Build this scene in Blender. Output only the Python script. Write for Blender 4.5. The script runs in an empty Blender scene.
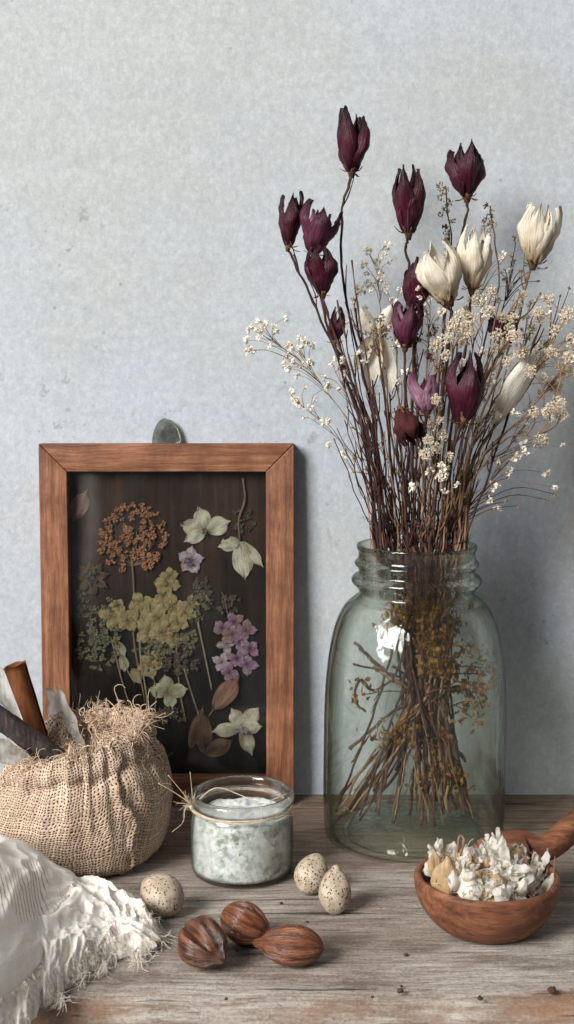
import bpy, bmesh, math, random
from mathutils import Vector, Matrix, noise
R = random.Random(7)
pi = math.pi
C = bpy.context.scene.collection
sc = bpy.context.scene

# ------------------------------------------------------------------ camera
CAM_H, PITCH, FPX = 0.301, math.radians(6.5), 1260.0
cam_d = bpy.data.cameras.new('camera')
cam = bpy.data.objects.new('camera', cam_d); C.objects.link(cam)
cam.location = (0, 0, CAM_H); cam.rotation_euler = (pi/2 - PITCH, 0, 0)
cam_d.sensor_fit = 'VERTICAL'; cam_d.sensor_height = 36; cam_d.lens = 36*FPX/1024
cam_d.clip_start = 0.02; cam_d.clip_end = 50
cam_d.dof.use_dof = True; cam_d.dof.focus_distance = 0.745; cam_d.dof.aperture_fstop = 20
sc.camera = cam

def ray(x, y):
    a = (x-287)/FPX; b = -(y-512)/FPX
    c, s = math.cos(PITCH), math.sin(PITCH)
    return Vector((a, c + b*s, -s + b*c))
def P(x, y, d):                       # the point at distance d (world Y) seen at a place in the photo
    r = ray(x, y); k = d/r.y
    return Vector((r.x*k, d, CAM_H + r.z*k))
def T(x, y, z=0.0):                   # the point at height z over the tabletop
    r = ray(x, y); k = (z-CAM_H)/r.z
    return Vector((r.x*k, r.y*k, z))
def mpp(d, z=0.1):                    # metres per pixel near distance d
    return (d*math.cos(PITCH) + (CAM_H-z)*math.sin(PITCH))/FPX
WALL = 0.868

# ------------------------------------------------------------------ colour + shader helpers
def S(r, g, b, k=1.0):
    f = lambda c: (c/12.92 if c <= .04045 else ((c+.055)/1.055)**2.4)
    return (f(r/255)*k, f(g/255)*k, f(b/255)*k, 1)

class Sh:
    def __init__(s, name):
        s.m = bpy.data.materials.new(name); s.m.use_nodes = True
        s.nt = s.m.node_tree; s.nt.nodes.clear()
        s.out = s.nt.nodes.new('ShaderNodeOutputMaterial')
    def put(s, sock, v):
        if isinstance(v, bpy.types.NodeSocket): s.nt.links.new(v, sock)
        elif v is not None:
            if hasattr(sock.default_value, '__len__'):
                if not hasattr(v, '__len__'): v = [v]*len(sock.default_value)
                v = list(v)[:len(sock.default_value)]
                while len(v) < len(sock.default_value): v.append(1)
            sock.default_value = v
    def n(s, t, ins=None, **pr):
        nd = s.nt.nodes.new('ShaderNode'+t)
        for k, v in pr.items(): setattr(nd, k, v)
        for k, v in (ins or {}).items(): s.put(nd.inputs[k], v)
        return nd
    def M(s, op, a, b=None, c=None, clamp=False):
        nd = s.nt.nodes.new('ShaderNodeMath'); nd.operation = op; nd.use_clamp = clamp
        for i, v in enumerate((a, b, c)):
            if v is not None: s.put(nd.inputs[i], v)
        return nd.outputs[0]
    def coord(s, kind='Object'): return s.n('TexCoord').outputs[kind]
    def map(s, vec, scale=(1,1,1), loc=(0,0,0), rot=(0,0,0)):
        return s.n('Mapping', {'Vector': vec, 'Scale': scale, 'Location': loc, 'Rotation': rot}).outputs[0]
    def noise(s, vec, scale, detail=4, rough=.55, dist=0, out=0):
        return s.n('TexNoise', {'Vector': vec, 'Scale': scale, 'Detail': detail, 'Roughness': rough, 'Distortion': dist}).outputs[out]
    def vor(s, vec, scale, rand=1, feature='F1', out='Distance'):
        return s.n('TexVoronoi', {'Vector': vec, 'Scale': scale, 'Randomness': rand}, feature=feature).outputs[out]
    def ramp(s, fac, stops, interp='LINEAR'):
        nd = s.n('ValToRGB', {'Fac': fac}); cr = nd.color_ramp; cr.interpolation = interp
        while len(cr.elements) < len(stops): cr.elements.new(.5)
        for e, (p, c) in zip(cr.elements, stops):
            e.position = p; e.color = c if hasattr(c, '__len__') else (c, c, c, 1)
        return nd.outputs[0]
    def mix(s, f, a, b, blend='MIX'):
        nd = s.n('Mix', data_type='RGBA', blend_type=blend)
        s.put(nd.inputs[0], f); s.put(nd.inputs[6], a); s.put(nd.inputs[7], b)
        return nd.outputs[2]
    def vmath(s, op, a, b):
        nd = s.nt.nodes.new('ShaderNodeVectorMath'); nd.operation = op
        s.put(nd.inputs[0], a); s.put(nd.inputs[1], b); return nd.outputs[0]
    def bump(s, h, dist, strength=1.0, normal=None):
        nd = s.n('Bump', {'Height': h, 'Distance': dist, 'Strength': strength})
        if normal is not None: s.put(nd.inputs['Normal'], normal)
        return nd.outputs[0]
    def bsdf(s, col, rough=.8, spec=.3, normal=None, **kw):
        b = s.n('BsdfPrincipled', {'Base Color': col, 'Roughness': rough, 'Specular IOR Level': spec})
        if normal is not None: s.put(b.inputs['Normal'], normal)
        for k, v in kw.items(): s.put(b.inputs[k.replace('_', ' ')], v)
        return b.outputs[0]
    def end(s, shader): s.nt.links.new(shader, s.out.inputs['Surface']); return s.m
    def schlick(s, f0=.04, normal=None):
        lw = s.n('LayerWeight', {'Blend': .5})
        if normal is not None: s.put(lw.inputs['Normal'], normal)
        return s.M('ADD', f0, s.M('MULTIPLY', 1-f0, s.M('POWER', lw.outputs['Facing'], 5.0)))
    def mixs(s, f, a, b):
        nd = s.n('MixShader'); s.put(nd.inputs[0], f); s.nt.links.new(a, nd.inputs[1]); s.nt.links.new(b, nd.inputs[2])
        return nd.outputs[0]

# ------------------------------------------------------------------ object helpers
def props(o, label=None, cat=None, group=None, kind=None):
    if label: o['label'] = label
    if cat: o['category'] = cat
    if group: o['group'] = group
    if kind: o['kind'] = kind
    return o
def thing(name, loc, label, cat, group=None, rot=(0,0,0)):
    o = bpy.data.objects.new(name, None); C.objects.link(o)
    o.location = loc; o.rotation_euler = rot; o.empty_display_size = .01
    return props(o, label, cat, group)
def origin(p):
    v = Vector((0,0,0))
    while p is not None: v += p.location; p = p.parent
    return v
def mk(name, bm, mat, parent=None, local=False, smooth=True, label=None):
    """link bm as one mesh; bm is in world coordinates unless local"""
    me = bpy.data.meshes.new(name)
    if parent is not None and not local:
        bmesh.ops.translate(bm, verts=bm.verts, vec=-origin(parent))
    bm.to_mesh(me); bm.free()
    if smooth:
        for p in me.polygons: p.use_smooth = True
    o = bpy.data.objects.new(name, me); C.objects.link(o)
    if mat is not None: me.materials.append(mat)
    if parent is not None: o.parent = parent
    if label: o['label'] = label
    return o
def inst(name, me, loc, parent, rot=(0,0,0), sca=1.0):
    o = bpy.data.objects.new(name, me); C.objects.link(o)
    o.parent = parent; o.location = Vector(loc) - origin(parent); o.rotation_euler = rot; o.scale = (sca,)*3
    return o
def nz(v, s=1.0): return noise.noise(Vector(v)*s)

def spline(pts, n):
    pts = [Vector(p) for p in pts]
    if len(pts) == 2: pts = [pts[0], pts[0].lerp(pts[1], .5), pts[1]]
    q = [pts[0]*2-pts[1]] + pts + [pts[-1]*2-pts[-2]]
    out = []
    m = len(pts)-1
    for i in range(n+1):
        u = i/n*m; k = min(int(u), m-1); t = u-k
        a, b, c, d = q[k:k+4]
        out.append(.5*((2*b)+(c-a)*t+(2*a-5*b+4*c-d)*t*t+(3*b-a-3*c+d)*t**3))
    return out
def tube(bm, pts, r0, r1=None, sides=6, knob=0.0, uv=None, cap=True):
    r1 = r0 if r1 is None else r1
    n = len(pts); rings = []
    up = Vector((0.13, .99, .05))
    for i, p in enumerate(pts):
        t = (pts[min(i+1, n-1)]-pts[max(i-1, 0)])
        t = t.normalized() if t.length > 1e-9 else Vector((0,0,1))
        a = up - t*up.dot(t)
        a = a.normalized() if a.length > 1e-4 else t.orthogonal().normalized()
        up = a; b = t.cross(a)
        r = r0 + (r1-r0)*i/max(n-1, 1)
        if knob: r *= 1 + knob*R.uniform(-.5, 1)*(R.random() < .5)
        rings.append([bm.verts.new(p + (a*math.cos(2*pi*k/sides)+b*math.sin(2*pi*k/sides))*r) for k in range(sides)])
    for i in range(n-1):
        for k in range(sides):
            k2 = (k+1) % sides
            bm.faces.new((rings[i][k], rings[i][k2], rings[i+1][k2], rings[i+1][k]))
    if cap:
        bm.faces.new(rings[0][::-1]); bm.faces.new(rings[-1])
def thread(bm, p, d, length, r, wob=.5, n=6, grav=0.0, floor=None):
    """a soft curling fibre: the heading turns smoothly about a drifting axis"""
    d = Vector(d).normalized(); pts = [Vector(p)]; n = max(n, 7)
    ax = Vector((R.gauss(0,1), R.gauss(0,1), R.gauss(0,1))).normalized()
    turn = R.uniform(.1, 1)*wob*.75
    for i in range(n):
        ax = (ax + Vector((R.gauss(0,.3), R.gauss(0,.3), R.gauss(0,.3)))).normalized()
        d = (Matrix.Rotation(turn, 3, ax) @ d + Vector((0,0,-grav))).normalized()
        q = pts[-1] + d*length/n
        if floor is not None and q.z < floor: q.z = floor + R.uniform(0, .0004)
        pts.append(q)
    tube(bm, pts, r, r*.6, sides=4, cap=False)
def grid(bm, f, nu, nv, close_u=False, uvf=None, keep=None):
    """f(u,v) -> Vector; optional uv layer from uvf(u,v)"""
    uvl = bm.loops.layers.uv.verify() if uvf else None
    vs = {}
    nuu = nu if close_u else nu+1
    for i in range(nuu):
        for j in range(nv+1):
            vs[i, j] = bm.verts.new(f(i/nu, j/nv))
    for i in range(nu):
        for j in range(nv):
            if keep and not keep((i+.5)/nu, (j+.5)/nv): continue
            i2 = (i+1) % nuu if close_u else i+1
            fc = bm.faces.new((vs[i,j], vs[i2,j], vs[i2,j+1], vs[i,j+1]))
            if uvf:
                for lp, (a, b) in zip(fc.loops, ((i,j),(i+1,j),(i+1,j+1),(i,j+1))):
                    lp[uvl].uv = uvf(a/nu, b/nv)
    return vs
def frame_of(axis, roll=0.0):
    """matrix whose Z is axis"""
    z = Vector(axis).normalized()
    x = Vector((1,0,0)) - z*z.x
    x = x.normalized() if x.length > 1e-3 else Vector((0,1,0))
    y = z.cross(x)
    m = Matrix((x, y, z)).transposed().to_4x4()
    return m @ Matrix.Rotation(roll, 4, 'Z')

def petal(bm, m, L, W, curl=0.2, cup=0.25, tip=.6, nu=5, nv=8, wav=.05, seed=0):
    """flat oval petal along local +Z (from origin), facing local -Y; m places it"""
    def f(u, v):
        s = u*2-1
        w = W*.5*(math.sin(pi*min(1, max(0.0, v))**.75)**.7 if tip < .5 else (v**.45)*(1-v**2.6)**.75*1.25)
        w = max(w, W*.03)
        x = s*w
        y = -cup*W*.5*(1-s*s)*math.sin(pi*v)**.5 if 0 < v < 1 else 0
        y += curl*L*v*v + wav*W*nz((seed+u*1.7, v*2.3, seed*.7), 1.5)
        return m @ Vector((x, y, L*v*(1-.12*abs(s)**2*v)))
    grid(bm, f, nu, nv, uvf=lambda u, v: (u, v))

# ------------------------------------------------------------------ materials
def wall_mat():
    s = Sh('plaster'); co = s.coord()
    big = s.noise(co, 2.6, 3, .5); mid = s.noise(s.map(co, (14,14,8)), 1.0, 6, .65, .6)
    fine = s.noise(co, 420, 4, .7); gr = s.noise(s.map(co, (90,90,60)), 1, 5, .65)
    streak = s.noise(s.map(co, (60,60,5)), 1, 5, .6)
    tone = s.noise(s.map(co, (1,1,1), (7,0,2)), 3.4, 5, .6)
    col = s.ramp(big, [(.3, S(164,172,180)), (.5, S(172,179,186)), (.72, S(178,184,189))])
    col = s.mix(s.ramp(tone, [(.46, 0), (.60, .8)]), col, S(171,173,170))
    col = s.mix(s.ramp(tone, [(.34, .7), (.46, 0)]), col, S(178,186,195))
    patch = s.noise(s.map(co, (8,8,7), (2,0,5)), 1, 10, .78, .5)
    col = s.mix(s.ramp(patch, [(.52, 0), (.70, .16)]), col, S(154,159,163))
    col = s.mix(s.ramp(patch, [(.30, .14), (.46, 0)]), col, S(188,194,199))
    scuff = s.noise(s.map(co, (46,46,30), (1,0,4)), 1, 8, .78)
    reg = s.ramp(s.noise(s.map(co, (1,1,1), (9,2,3)), 3.0, 3), [(.48, 0), (.66, 1)])
    col = s.mix(s.M('MULTIPLY', s.ramp(scuff, [(.54, 0), (.68, .45)]), reg), col, S(140,144,146))
    trow = s.noise(s.map(co, (7,7,75), (0,0,0), (0,.35,0)), 1, 6, .7, .4)
    col = s.mix(s.ramp(trow, [(.54, 0), (.70, .22)]), col, S(154,160,165))
    col = s.mix(s.ramp(trow, [(.30, .22), (.45, 0)]), col, S(190,195,200))
    grain = s.noise(s.map(co, (300,300,260)), 1, 5, .8)
    col = s.mix(s.ramp(grain, [(.50, 0), (.64, .34)]), col, S(140,145,149))
    col = s.mix(s.ramp(grain, [(.36, .30), (.48, 0)]), col, S(204,208,211))
    col = s.mix(s.ramp(streak, [(.56, 0), (.78, .18)]), col, S(146,151,157))
    col = s.mix(s.ramp(gr, [(.54, 0), (.70, .16)]), col, S(140,144,147))
    col = s.mix(s.ramp(gr, [(.30, .14), (.45, 0)]), col, S(194,198,201))
    cr = s.vor(s.vmath('ADD', co, s.n('VectorMath', {0: s.noise(co, 30, 4, out=1), 'Scale': .03}, operation='SCALE').outputs[0]), 7.5, feature='DISTANCE_TO_EDGE')
    hair = s.M('MULTIPLY', s.ramp(cr, [(.004, 1), (.012, 0)]), s.ramp(s.noise(s.map(co, (1,1,1), (4,1,1)), 4.5, 3), [(.60, 0), (.68, .5)]))
    col = s.mix(hair, col, S(128,132,135))
    # chips and grey specks
    d = s.noise(s.map(co, (1,1,1), (1.3,0,2.9)), 5.5, 3, .6)
    sp = s.noise(co, 95, 3, .6)
    spot = s.M('MULTIPLY', s.ramp(sp, [(.62, 0), (.67, 1)]), s.ramp(d, [(.53, 0), (.64, .5)]))
    col = s.mix(spot, col, S(112,116,116))
    v = s.vor(co, 60); pin = s.M('MULTIPLY', s.ramp(v, [(.05, 1), (.09, 0)]), s.ramp(s.noise(co, 9, 2), [(.55, 0), (.62, .6)]))
    col = s.mix(pin, col, S(120,122,122))
    h = s.M('ADD', s.M('MULTIPLY', mid, .5), s.M('ADD', s.M('MULTIPLY', fine, .16), s.M('MULTIPLY', gr, .10)))
    h = s.M('SUBTRACT', s.M('ADD', h, s.M('ADD', s.M('MULTIPLY', s.M('ADD', patch, trow), .4), s.M('MULTIPLY', grain, .25))), s.M('ADD', s.M('MULTIPLY', spot, .35), s.M('MULTIPLY', hair, .4)))
    return s.end(s.bsdf(col, .78, .25, s.bump(h, .0012, .45)))

def table_mat():
    s = Sh('weathered_wood'); co = s.coord()
    w = s.noise(s.map(co, (5,9,9)), 1, 2, .5, out=1)
    wc = s.vmath('ADD', co, s.n('VectorMath', {0: w, 'Scale': .012}, operation='SCALE').outputs[0])
    g1 = s.noise(s.map(wc, (22,260,260)), 1, 8, .78)
    g2 = s.noise(s.map(wc, (45,620,620)), 1, 5, .75)
    big = s.noise(s.map(co, (5,12,12), (.3,.2,0)), 1, 4, .6)
    patch = s.noise(s.map(co, (16,34,34)), 1, 5, .65)
    grey = s.noise(s.map(co, (60,110,110)), 1, 4, .7)
    col = s.ramp(g1, [(.27, S(80,68,58)), (.40, S(146,134,122)), (.52, S(184,175,165)), (.72, S(214,208,200))])
    col = s.mix(s.ramp(g2, [(.3, .65), (.5, 0)]), col, S(82,70,62))
    col = s.mix(s.ramp(big, [(.42, 0), (.64, .6)]), col, S(128,108,92))
    col = s.mix(s.ramp(patch, [(.50, 0), (.66, .8)]), col, S(104,88,76))
    col = s.mix(s.ramp(grey, [(.6, 0), (.78, .35)]), col, S(214,212,210))
    grit = s.noise(s.map(co, (520,700,700)), 1, 4, .7)
    col = s.mix(s.ramp(grit, [(.34, .55), (.47, 0)]), col, S(96,84,74))
    col = s.mix(s.ramp(grit, [(.56, 0), (.70, .45)]), col, S(214,207,199))
    # the strip by the wall is browner, with some shade painted into its colour, the front corner is rubbed to bare warm wood
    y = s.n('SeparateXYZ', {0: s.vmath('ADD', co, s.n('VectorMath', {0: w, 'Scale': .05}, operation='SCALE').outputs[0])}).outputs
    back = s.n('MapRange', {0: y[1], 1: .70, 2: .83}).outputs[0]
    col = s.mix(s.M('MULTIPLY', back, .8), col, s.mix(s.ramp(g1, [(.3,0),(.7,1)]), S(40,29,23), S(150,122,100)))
    edge = s.n('MapRange', {0: y[1], 1: .610, 2: .596}).outputs[0]
    col = s.mix(s.M('MULTIPLY', edge, s.ramp(patch, [(.45, .0), (.62, .75)])), col, S(150,112,84))
    crack = s.noise(s.map(wc, (7,230,230), (.4,.1,0)), 1, 3, .55)
    ck = s.ramp(crack, [(.29, 1), (.35, 0)])
    col = s.mix(s.M('MULTIPLY', ck, .8), col, S(40,32,28))
    h = s.M('ADD', s.M('MULTIPLY', s.M('ADD', g1, s.M('MULTIPLY', grit, .6)), .8), s.M('ADD', s.M('MULTIPLY', g2, .5), s.M('MULTIPLY', ck, -.8)))
    return s.end(s.bsdf(col, .8, .25, s.bump(h, .0018, .9)))

def frame_wood(name, scale):
    s = Sh(name); co = s.coord()
    sx, sz = scale
    w = s.noise(co, 20, 2, .5, out=1)
    wc = s.vmath('ADD', co, s.n('VectorMath', {0: w, 'Scale': .004}, operation='SCALE').outputs[0])
    g = s.noise(s.map(wc, (sx, 280, sz)), 1, 8, .72)
    f = s.noise(s.map(wc, (sx*4, 700, sz*4)), 1, 5, .75)
    b = s.noise(co, 34, 6, .68)
    col = s.ramp(g, [(.27, S(70,43,30)), (.42, S(118,76,53)), (.56, S(150,101,73)), (.74, S(180,134,102))])
    col = s.mix(s.ramp(f, [(.3, .7), (.5, 0)]), col, S(72,38,24))
    col = s.mix(s.ramp(b, [(.42, 0), (.66, .7)]), col, S(82,47,32))
    return s.end(s.bsdf(col, .55, .3, s.bump(s.M('ADD', g, f), .0005, .5)))

def backing_mat():
    s = Sh('dark_backing'); co = s.coord()
    g = s.noise(s.map(co, (150, 40, 8)), 1, 6, .65)
    b = s.noise(co, 16, 4, .6)
    col = s.ramp(g, [(.3, S(28,20,16)), (.6, S(58,43,34)), (.8, S(76,58,46))])
    col = s.mix(s.ramp(b, [(.4, .0), (.65, .7)]), col, S(26,20,17))
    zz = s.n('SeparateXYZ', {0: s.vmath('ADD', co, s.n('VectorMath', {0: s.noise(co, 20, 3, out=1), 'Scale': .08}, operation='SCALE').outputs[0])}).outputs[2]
    col = s.mix(s.n('MapRange', {0: zz, 1: .23, 2: .13}).outputs[0], col, S(13,11,9))   # the board gets darker low down
    return s.end(s.bsdf(col, .85, .1, s.bump(g, .0006, .6)))

def glass_mat(name, tint, edge, refr=.3, e0=.45, shine=.006, f0=.028):
    """clear glass, tinted deeper at grazing angles, with a share of true refraction"""
    s = Sh(name)
    lw = s.n('LayerWeight', {'Blend': .5}).outputs['Facing']
    co = s.coord()
    n = s.bump(s.noise(s.map(co, (30,30,14)), 1, 2, .5), .0010, .3)
    n2 = s.bump(s.noise(s.map(co, (70,70,34)), 1, 3, .55), shine, .5)
    bub = s.ramp(s.vor(co, 260), [(.05, 1), (.09, 0)]); few = s.ramp(s.noise(co, 60, 2), [(.58, 0), (.64, 1)])
    n2 = s.bump(s.M('MULTIPLY', bub, few), .001, .8, n2)
    col = s.mix(s.ramp(lw, [(e0, 0), (.66, .30), (.86, 1)]), tint, edge)
    g = s.n('BsdfGlass', {'Color': col, 'Roughness': 0.0, 'IOR': 1.48, 'Normal': n}).outputs[0]
    t = s.n('BsdfTransparent', {'Color': col}).outputs[0]
    gl = s.n('BsdfGlossy', {'Color': (1,1,1,1), 'Roughness': .045, 'Normal': n2}).outputs[0]
    fr = s.schlick(f0, n2)
    smear = s.M('MULTIPLY', s.ramp(s.noise(s.map(co, (40,40,14)), 1, 6, .7), [(.5, 0), (.8, 1)]), .008)
    thin = s.mixs(smear, s.mixs(fr, t, gl), s.bsdf(S(200,205,200), .9, .1))
    return s.end(s.mixs(refr, thin, g))
def pane_mat():
    s = Sh('pane_glass')
    n = s.bump(s.noise(s.coord(), 9, 2, .5), .002, .3)
    t = s.n('BsdfTransparent', {'Color': (.95,.96,.95,1)}).outputs[0]
    gl = s.n('BsdfGlossy', {'Color': (1,1,1,1), 'Roughness': .06, 'Normal': n}).outputs[0]
    fr = s.schlick(.035, n)
    dust_glare = s.bsdf(S(150,150,148), .9, .1)
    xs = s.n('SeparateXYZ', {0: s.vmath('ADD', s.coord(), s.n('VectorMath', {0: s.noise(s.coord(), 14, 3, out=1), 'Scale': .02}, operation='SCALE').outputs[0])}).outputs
    band = s.M('MULTIPLY', s.ramp(s.M('MULTIPLY', s.M('ABSOLUTE', s.M('ADD', xs[0], .0435)), 100), [(0, 1), (.9, 0)], 'EASE'), s.n('MapRange', {0: xs[2], 1: .13, 2: .20}).outputs[0])  # painted glare streak: a soft window reflection put into the pane's colour
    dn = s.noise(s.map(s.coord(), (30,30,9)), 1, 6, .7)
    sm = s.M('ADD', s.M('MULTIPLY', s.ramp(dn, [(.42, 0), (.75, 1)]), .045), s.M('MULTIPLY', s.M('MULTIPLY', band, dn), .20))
    return s.end(s.mixs(sm, s.mixs(fr, t, gl), dust_glare))

def petal_mat(name, base, mid, tip, vein, trans=.25, rough=.6, vs=1.0, age=0.0):
    s = Sh(name); uv = s.coord('UV'); co = s.coord()
    v = s.n('SeparateXYZ', {0: uv}).outputs[1]
    st = s.noise(s.map(uv, (16*vs, 1.6, 1)), 1, 4, .6, .3)
    blot = s.noise(co, 170, 3, .6)
    col = s.ramp(s.M('ADD', v, s.M('MULTIPLY', s.M('SUBTRACT', blot, .5), .5)), [(0, base), (.45, mid), (1, tip)])
    col = s.mix(s.ramp(st, [(.42, .0), (.62, .75)]), col, vein)
    if age:
        br = s.noise(co, 75, 5, .7); ed = s.n('SeparateXYZ', {0: uv}).outputs[0]
        edge = s.M('ABSOLUTE', s.M('SUBTRACT', s.M('FRACT', ed), .5))
        col = s.mix(s.M('MULTIPLY', s.ramp(s.M('ADD', br, s.M('MULTIPLY', edge, .22)), [(.52, 0), (.72, 1)]), age), col, S(104,82,54))
    b = s.bsdf(col, rough, .3, s.bump(s.M('ADD', st, s.M('MULTIPLY', blot, .4)), .0013, .8))
    tr = s.n('BsdfTranslucent', {'Color': col}).outputs[0]
    return s.end(s.mixs(trans, b, tr))
def plain(name, a, b, scale=120, rough=.8, bump=.0004, trans=0.0, spec=.25, stretch=(1,1,1)):
    s = Sh(name); co = s.map(s.coord(), stretch)
    n1 = s.noise(co, scale, 4, .65)
    col = s.mix(s.ramp(n1, [(.32, 0), (.68, 1)]), a, b)
    sh = s.bsdf(col, rough, spec, s.bump(n1, bump, .8))
    if trans: sh = s.mixs(trans, sh, s.n('BsdfTranslucent', {'Color': col}).outputs[0])
    return s.end(sh)

def weave_nodes(s, pitch, warp=.35, gap=.5):
    uv = s.coord('UV')
    wv = s.noise(uv, 90, 3, .6, out=1)
    o = s.n('VectorMath', {0: s.vmath('SUBTRACT', wv, (.5,.5,.5)), 'Scale': pitch*warp*4}, operation='SCALE').outputs[0]
    q = s.n('SeparateXYZ', {0: s.vmath('ADD', uv, o)}).outputs
    a = s.M('DIVIDE', q[0], pitch); b = s.M('DIVIDE', q[1], pitch)
    pa = s.M('ABSOLUTE', s.M('SINE', s.M('MULTIPLY', a, pi))); pb = s.M('ABSOLUTE', s.M('SINE', s.M('MULTIPLY', b, pi)))
    sg = s.M('COSINE', s.M('MULTIPLY', s.M('ADD', s.M('FLOOR', a), s.M('FLOOR', b)), pi))
    ra = s.M('ADD', s.M('POWER', pa, .42), s.M('MULTIPLY', s.M('MULTIPLY', sg, pb), .2))
    rb = s.M('SUBTRACT', s.M('POWER', pb, .42), s.M('MULTIPLY', s.M('MULTIPLY', sg, pa), .2))
    h = s.M('MAXIMUM', ra, rb)
    hole = s.ramp(s.M('MAXIMUM', pa, pb), [(gap-.12, 1), (gap+.15, 0)])
    # each thread its own tone
    ta = s.n('TexWhiteNoise', {'W': s.M('FLOOR', a)}, noise_dimensions='1D').outputs[0]
    tb = s.n('TexWhiteNoise', {'W': s.M('ADD', s.M('FLOOR', b), 71.3)}, noise_dimensions='1D').outputs[0]
    tone = s.mix(s.M('GREATER_THAN', rb, ra), ta, tb)
    return uv, h, hole, tone
def burlap_mat():
    s = Sh('burlap'); uv, h, hole, tone = weave_nodes(s, .00192, .75, .50)
    co = s.coord()
    fz = s.noise(co, 900, 3, .7); big = s.noise(co, 45, 3, .6)
    col = s.mix(tone, S(152,130,112), S(214,194,174))
    col = s.mix(s.ramp(big, [(.4, 0), (.7, .5)]), col, S(146,118,96))
    col = s.mix(s.M('MULTIPLY', fz, .4), col, S(222,196,170))
    col = s.mix(s.ramp(h, [(.5, .45), (1.0, 0)]), col, S(98,70,52))
    col = s.mix(s.M('MULTIPLY', hole, .96), col, S(38,25,18))
    hh = s.M('ADD', s.M('SUBTRACT', h, s.M('MULTIPLY', hole, .8)), s.M('MULTIPLY', fz, .3))
    return s.end(s.bsdf(col, .95, .1, s.bump(hh, .0009, .9)))
def gauze_mat():
    s = Sh('gauze'); uv, h, hole, tone = weave_nodes(s, .00105, .5, .5)
    co = s.coord()
    band = s.ramp(s.noise(s.map(uv, (22,40,1)), 1, 3, .5), [(.53, 0), (.60, 1)])
    q = s.n('SeparateXYZ', {0: s.map(uv, (1,1,1), rot=(0,0,.7))}).outputs
    wob = s.noise(uv, 60, 3, .6)
    lad = s.M('SINE', s.M('ADD', s.M('MULTIPLY', q[0], 2*pi/.0027), s.M('MULTIPLY', wob, 16)))
    ladm = s.M('MULTIPLY', s.ramp(lad, [(.55, 0), (.85, 1)]), band)
    fz = s.noise(co, 420, 5, .7)
    blot = s.noise(co, 55, 4, .6)
    col = s.mix(tone, S(236,229,218), S(250,246,239))
    col = s.mix(s.ramp(blot, [(.54, 0), (.75, .45)]), col, S(224,206,182))
    col = s.mix(s.ramp(fz, [(.55, 0), (.75, .35)]), col, S(244,240,233))
    col = s.mix(s.M('MULTIPLY', ladm, .8), col, S(166,140,118))
    hh = s.M('ADD', s.M('ADD', s.M('MULTIPLY', h, .35), fz), s.M('MULTIPLY', ladm, -.5))
    b = s.bsdf(col, .95, .1, s.bump(hh, .0006, .45))
    return s.end(s.mixs(.12, b, s.n('BsdfTranslucent', {'Color': col}).outputs[0]))

def wood_lathe(name, a, b, c, scale=(30,300,300), bump=.0005):
    s = Sh(name); co = s.coord()
    g = s.noise(s.map(co, scale, rot=(0,0,.5)), 1, 6, .65, .4)
    f = s.noise(s.map(co, tuple(3*k for k in scale), rot=(0,0,.5)), 1, 4, .65)
    big = s.noise(co, 35, 3, .55)
    col = s.ramp(g, [(.28, a), (.5, b), (.72, c)])
    col = s.mix(s.ramp(f, [(.32, .7), (.48, 0)]), col, a)
    col = s.mix(s.ramp(big, [(.45, 0), (.7, .5)]), col, a)
    return s.end(s.bsdf(col, .62, .3, s.bump(s.M('ADD', g, f), bump, .6)))
def pod_mat():
    s = Sh('speckled_shell'); co = s.coord()
    n = s.noise(co, 130, 4, .6)
    col = s.ramp(n, [(.3, S(140,122,102)), (.55, S(180,164,144)), (.75, S(202,190,172))])
    d = s.vmath('ADD', co, s.n('VectorMath', {0: s.noise(co, 400, 2, out=1), 'Scale': .0012}, operation='SCALE').outputs[0])
    big = s.ramp(s.vor(d, 600), [(.20, 1), (.33, 0)]); vis = s.ramp(s.noise(co, 300, 2), [(.33, 0), (.45, 1)])
    sp = s.M('MULTIPLY', big, vis)
    sm = s.ramp(s.vor(d, 900), [(.16, .8), (.30, 0)])
    col = s.mix(s.M('MAXIMUM', sp, s.M('MULTIPLY', sm, .6)), col, S(58,44,34))
    h = s.M('SUBTRACT', n, s.M('MULTIPLY', sp, .8))
    return s.end(s.bsdf(col, .7, .25, s.bump(h, .0007, .7)))
def nut_mat(name, dark, mid, lite):
    s = Sh(name); uv = s.coord('UV'); co = s.coord()
    st = s.noise(s.map(uv, (26, 1.1, 1)), 1, 5, .7, .6)
    st2 = s.noise(s.map(uv, (90, 3, 1)), 1, 3, .6)
    b = s.noise(co, 90, 3, .6)
    col = s.ramp(st, [(.3, dark), (.5, mid), (.68, lite)])
    col = s.mix(s.ramp(st2, [(.35, .7), (.52, 0)]), col, dark)
    col = s.mix(s.ramp(b, [(.5, 0), (.75, .55)]), col, dark)
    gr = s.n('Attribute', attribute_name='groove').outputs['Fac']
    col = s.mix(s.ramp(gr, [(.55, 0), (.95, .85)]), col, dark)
    return s.end(s.bsdf(col, s.ramp(b, [(.35, .18), (.65, .40)]), .6, s.bump(s.M('ADD', st, st2), .0014, .8)))
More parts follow.
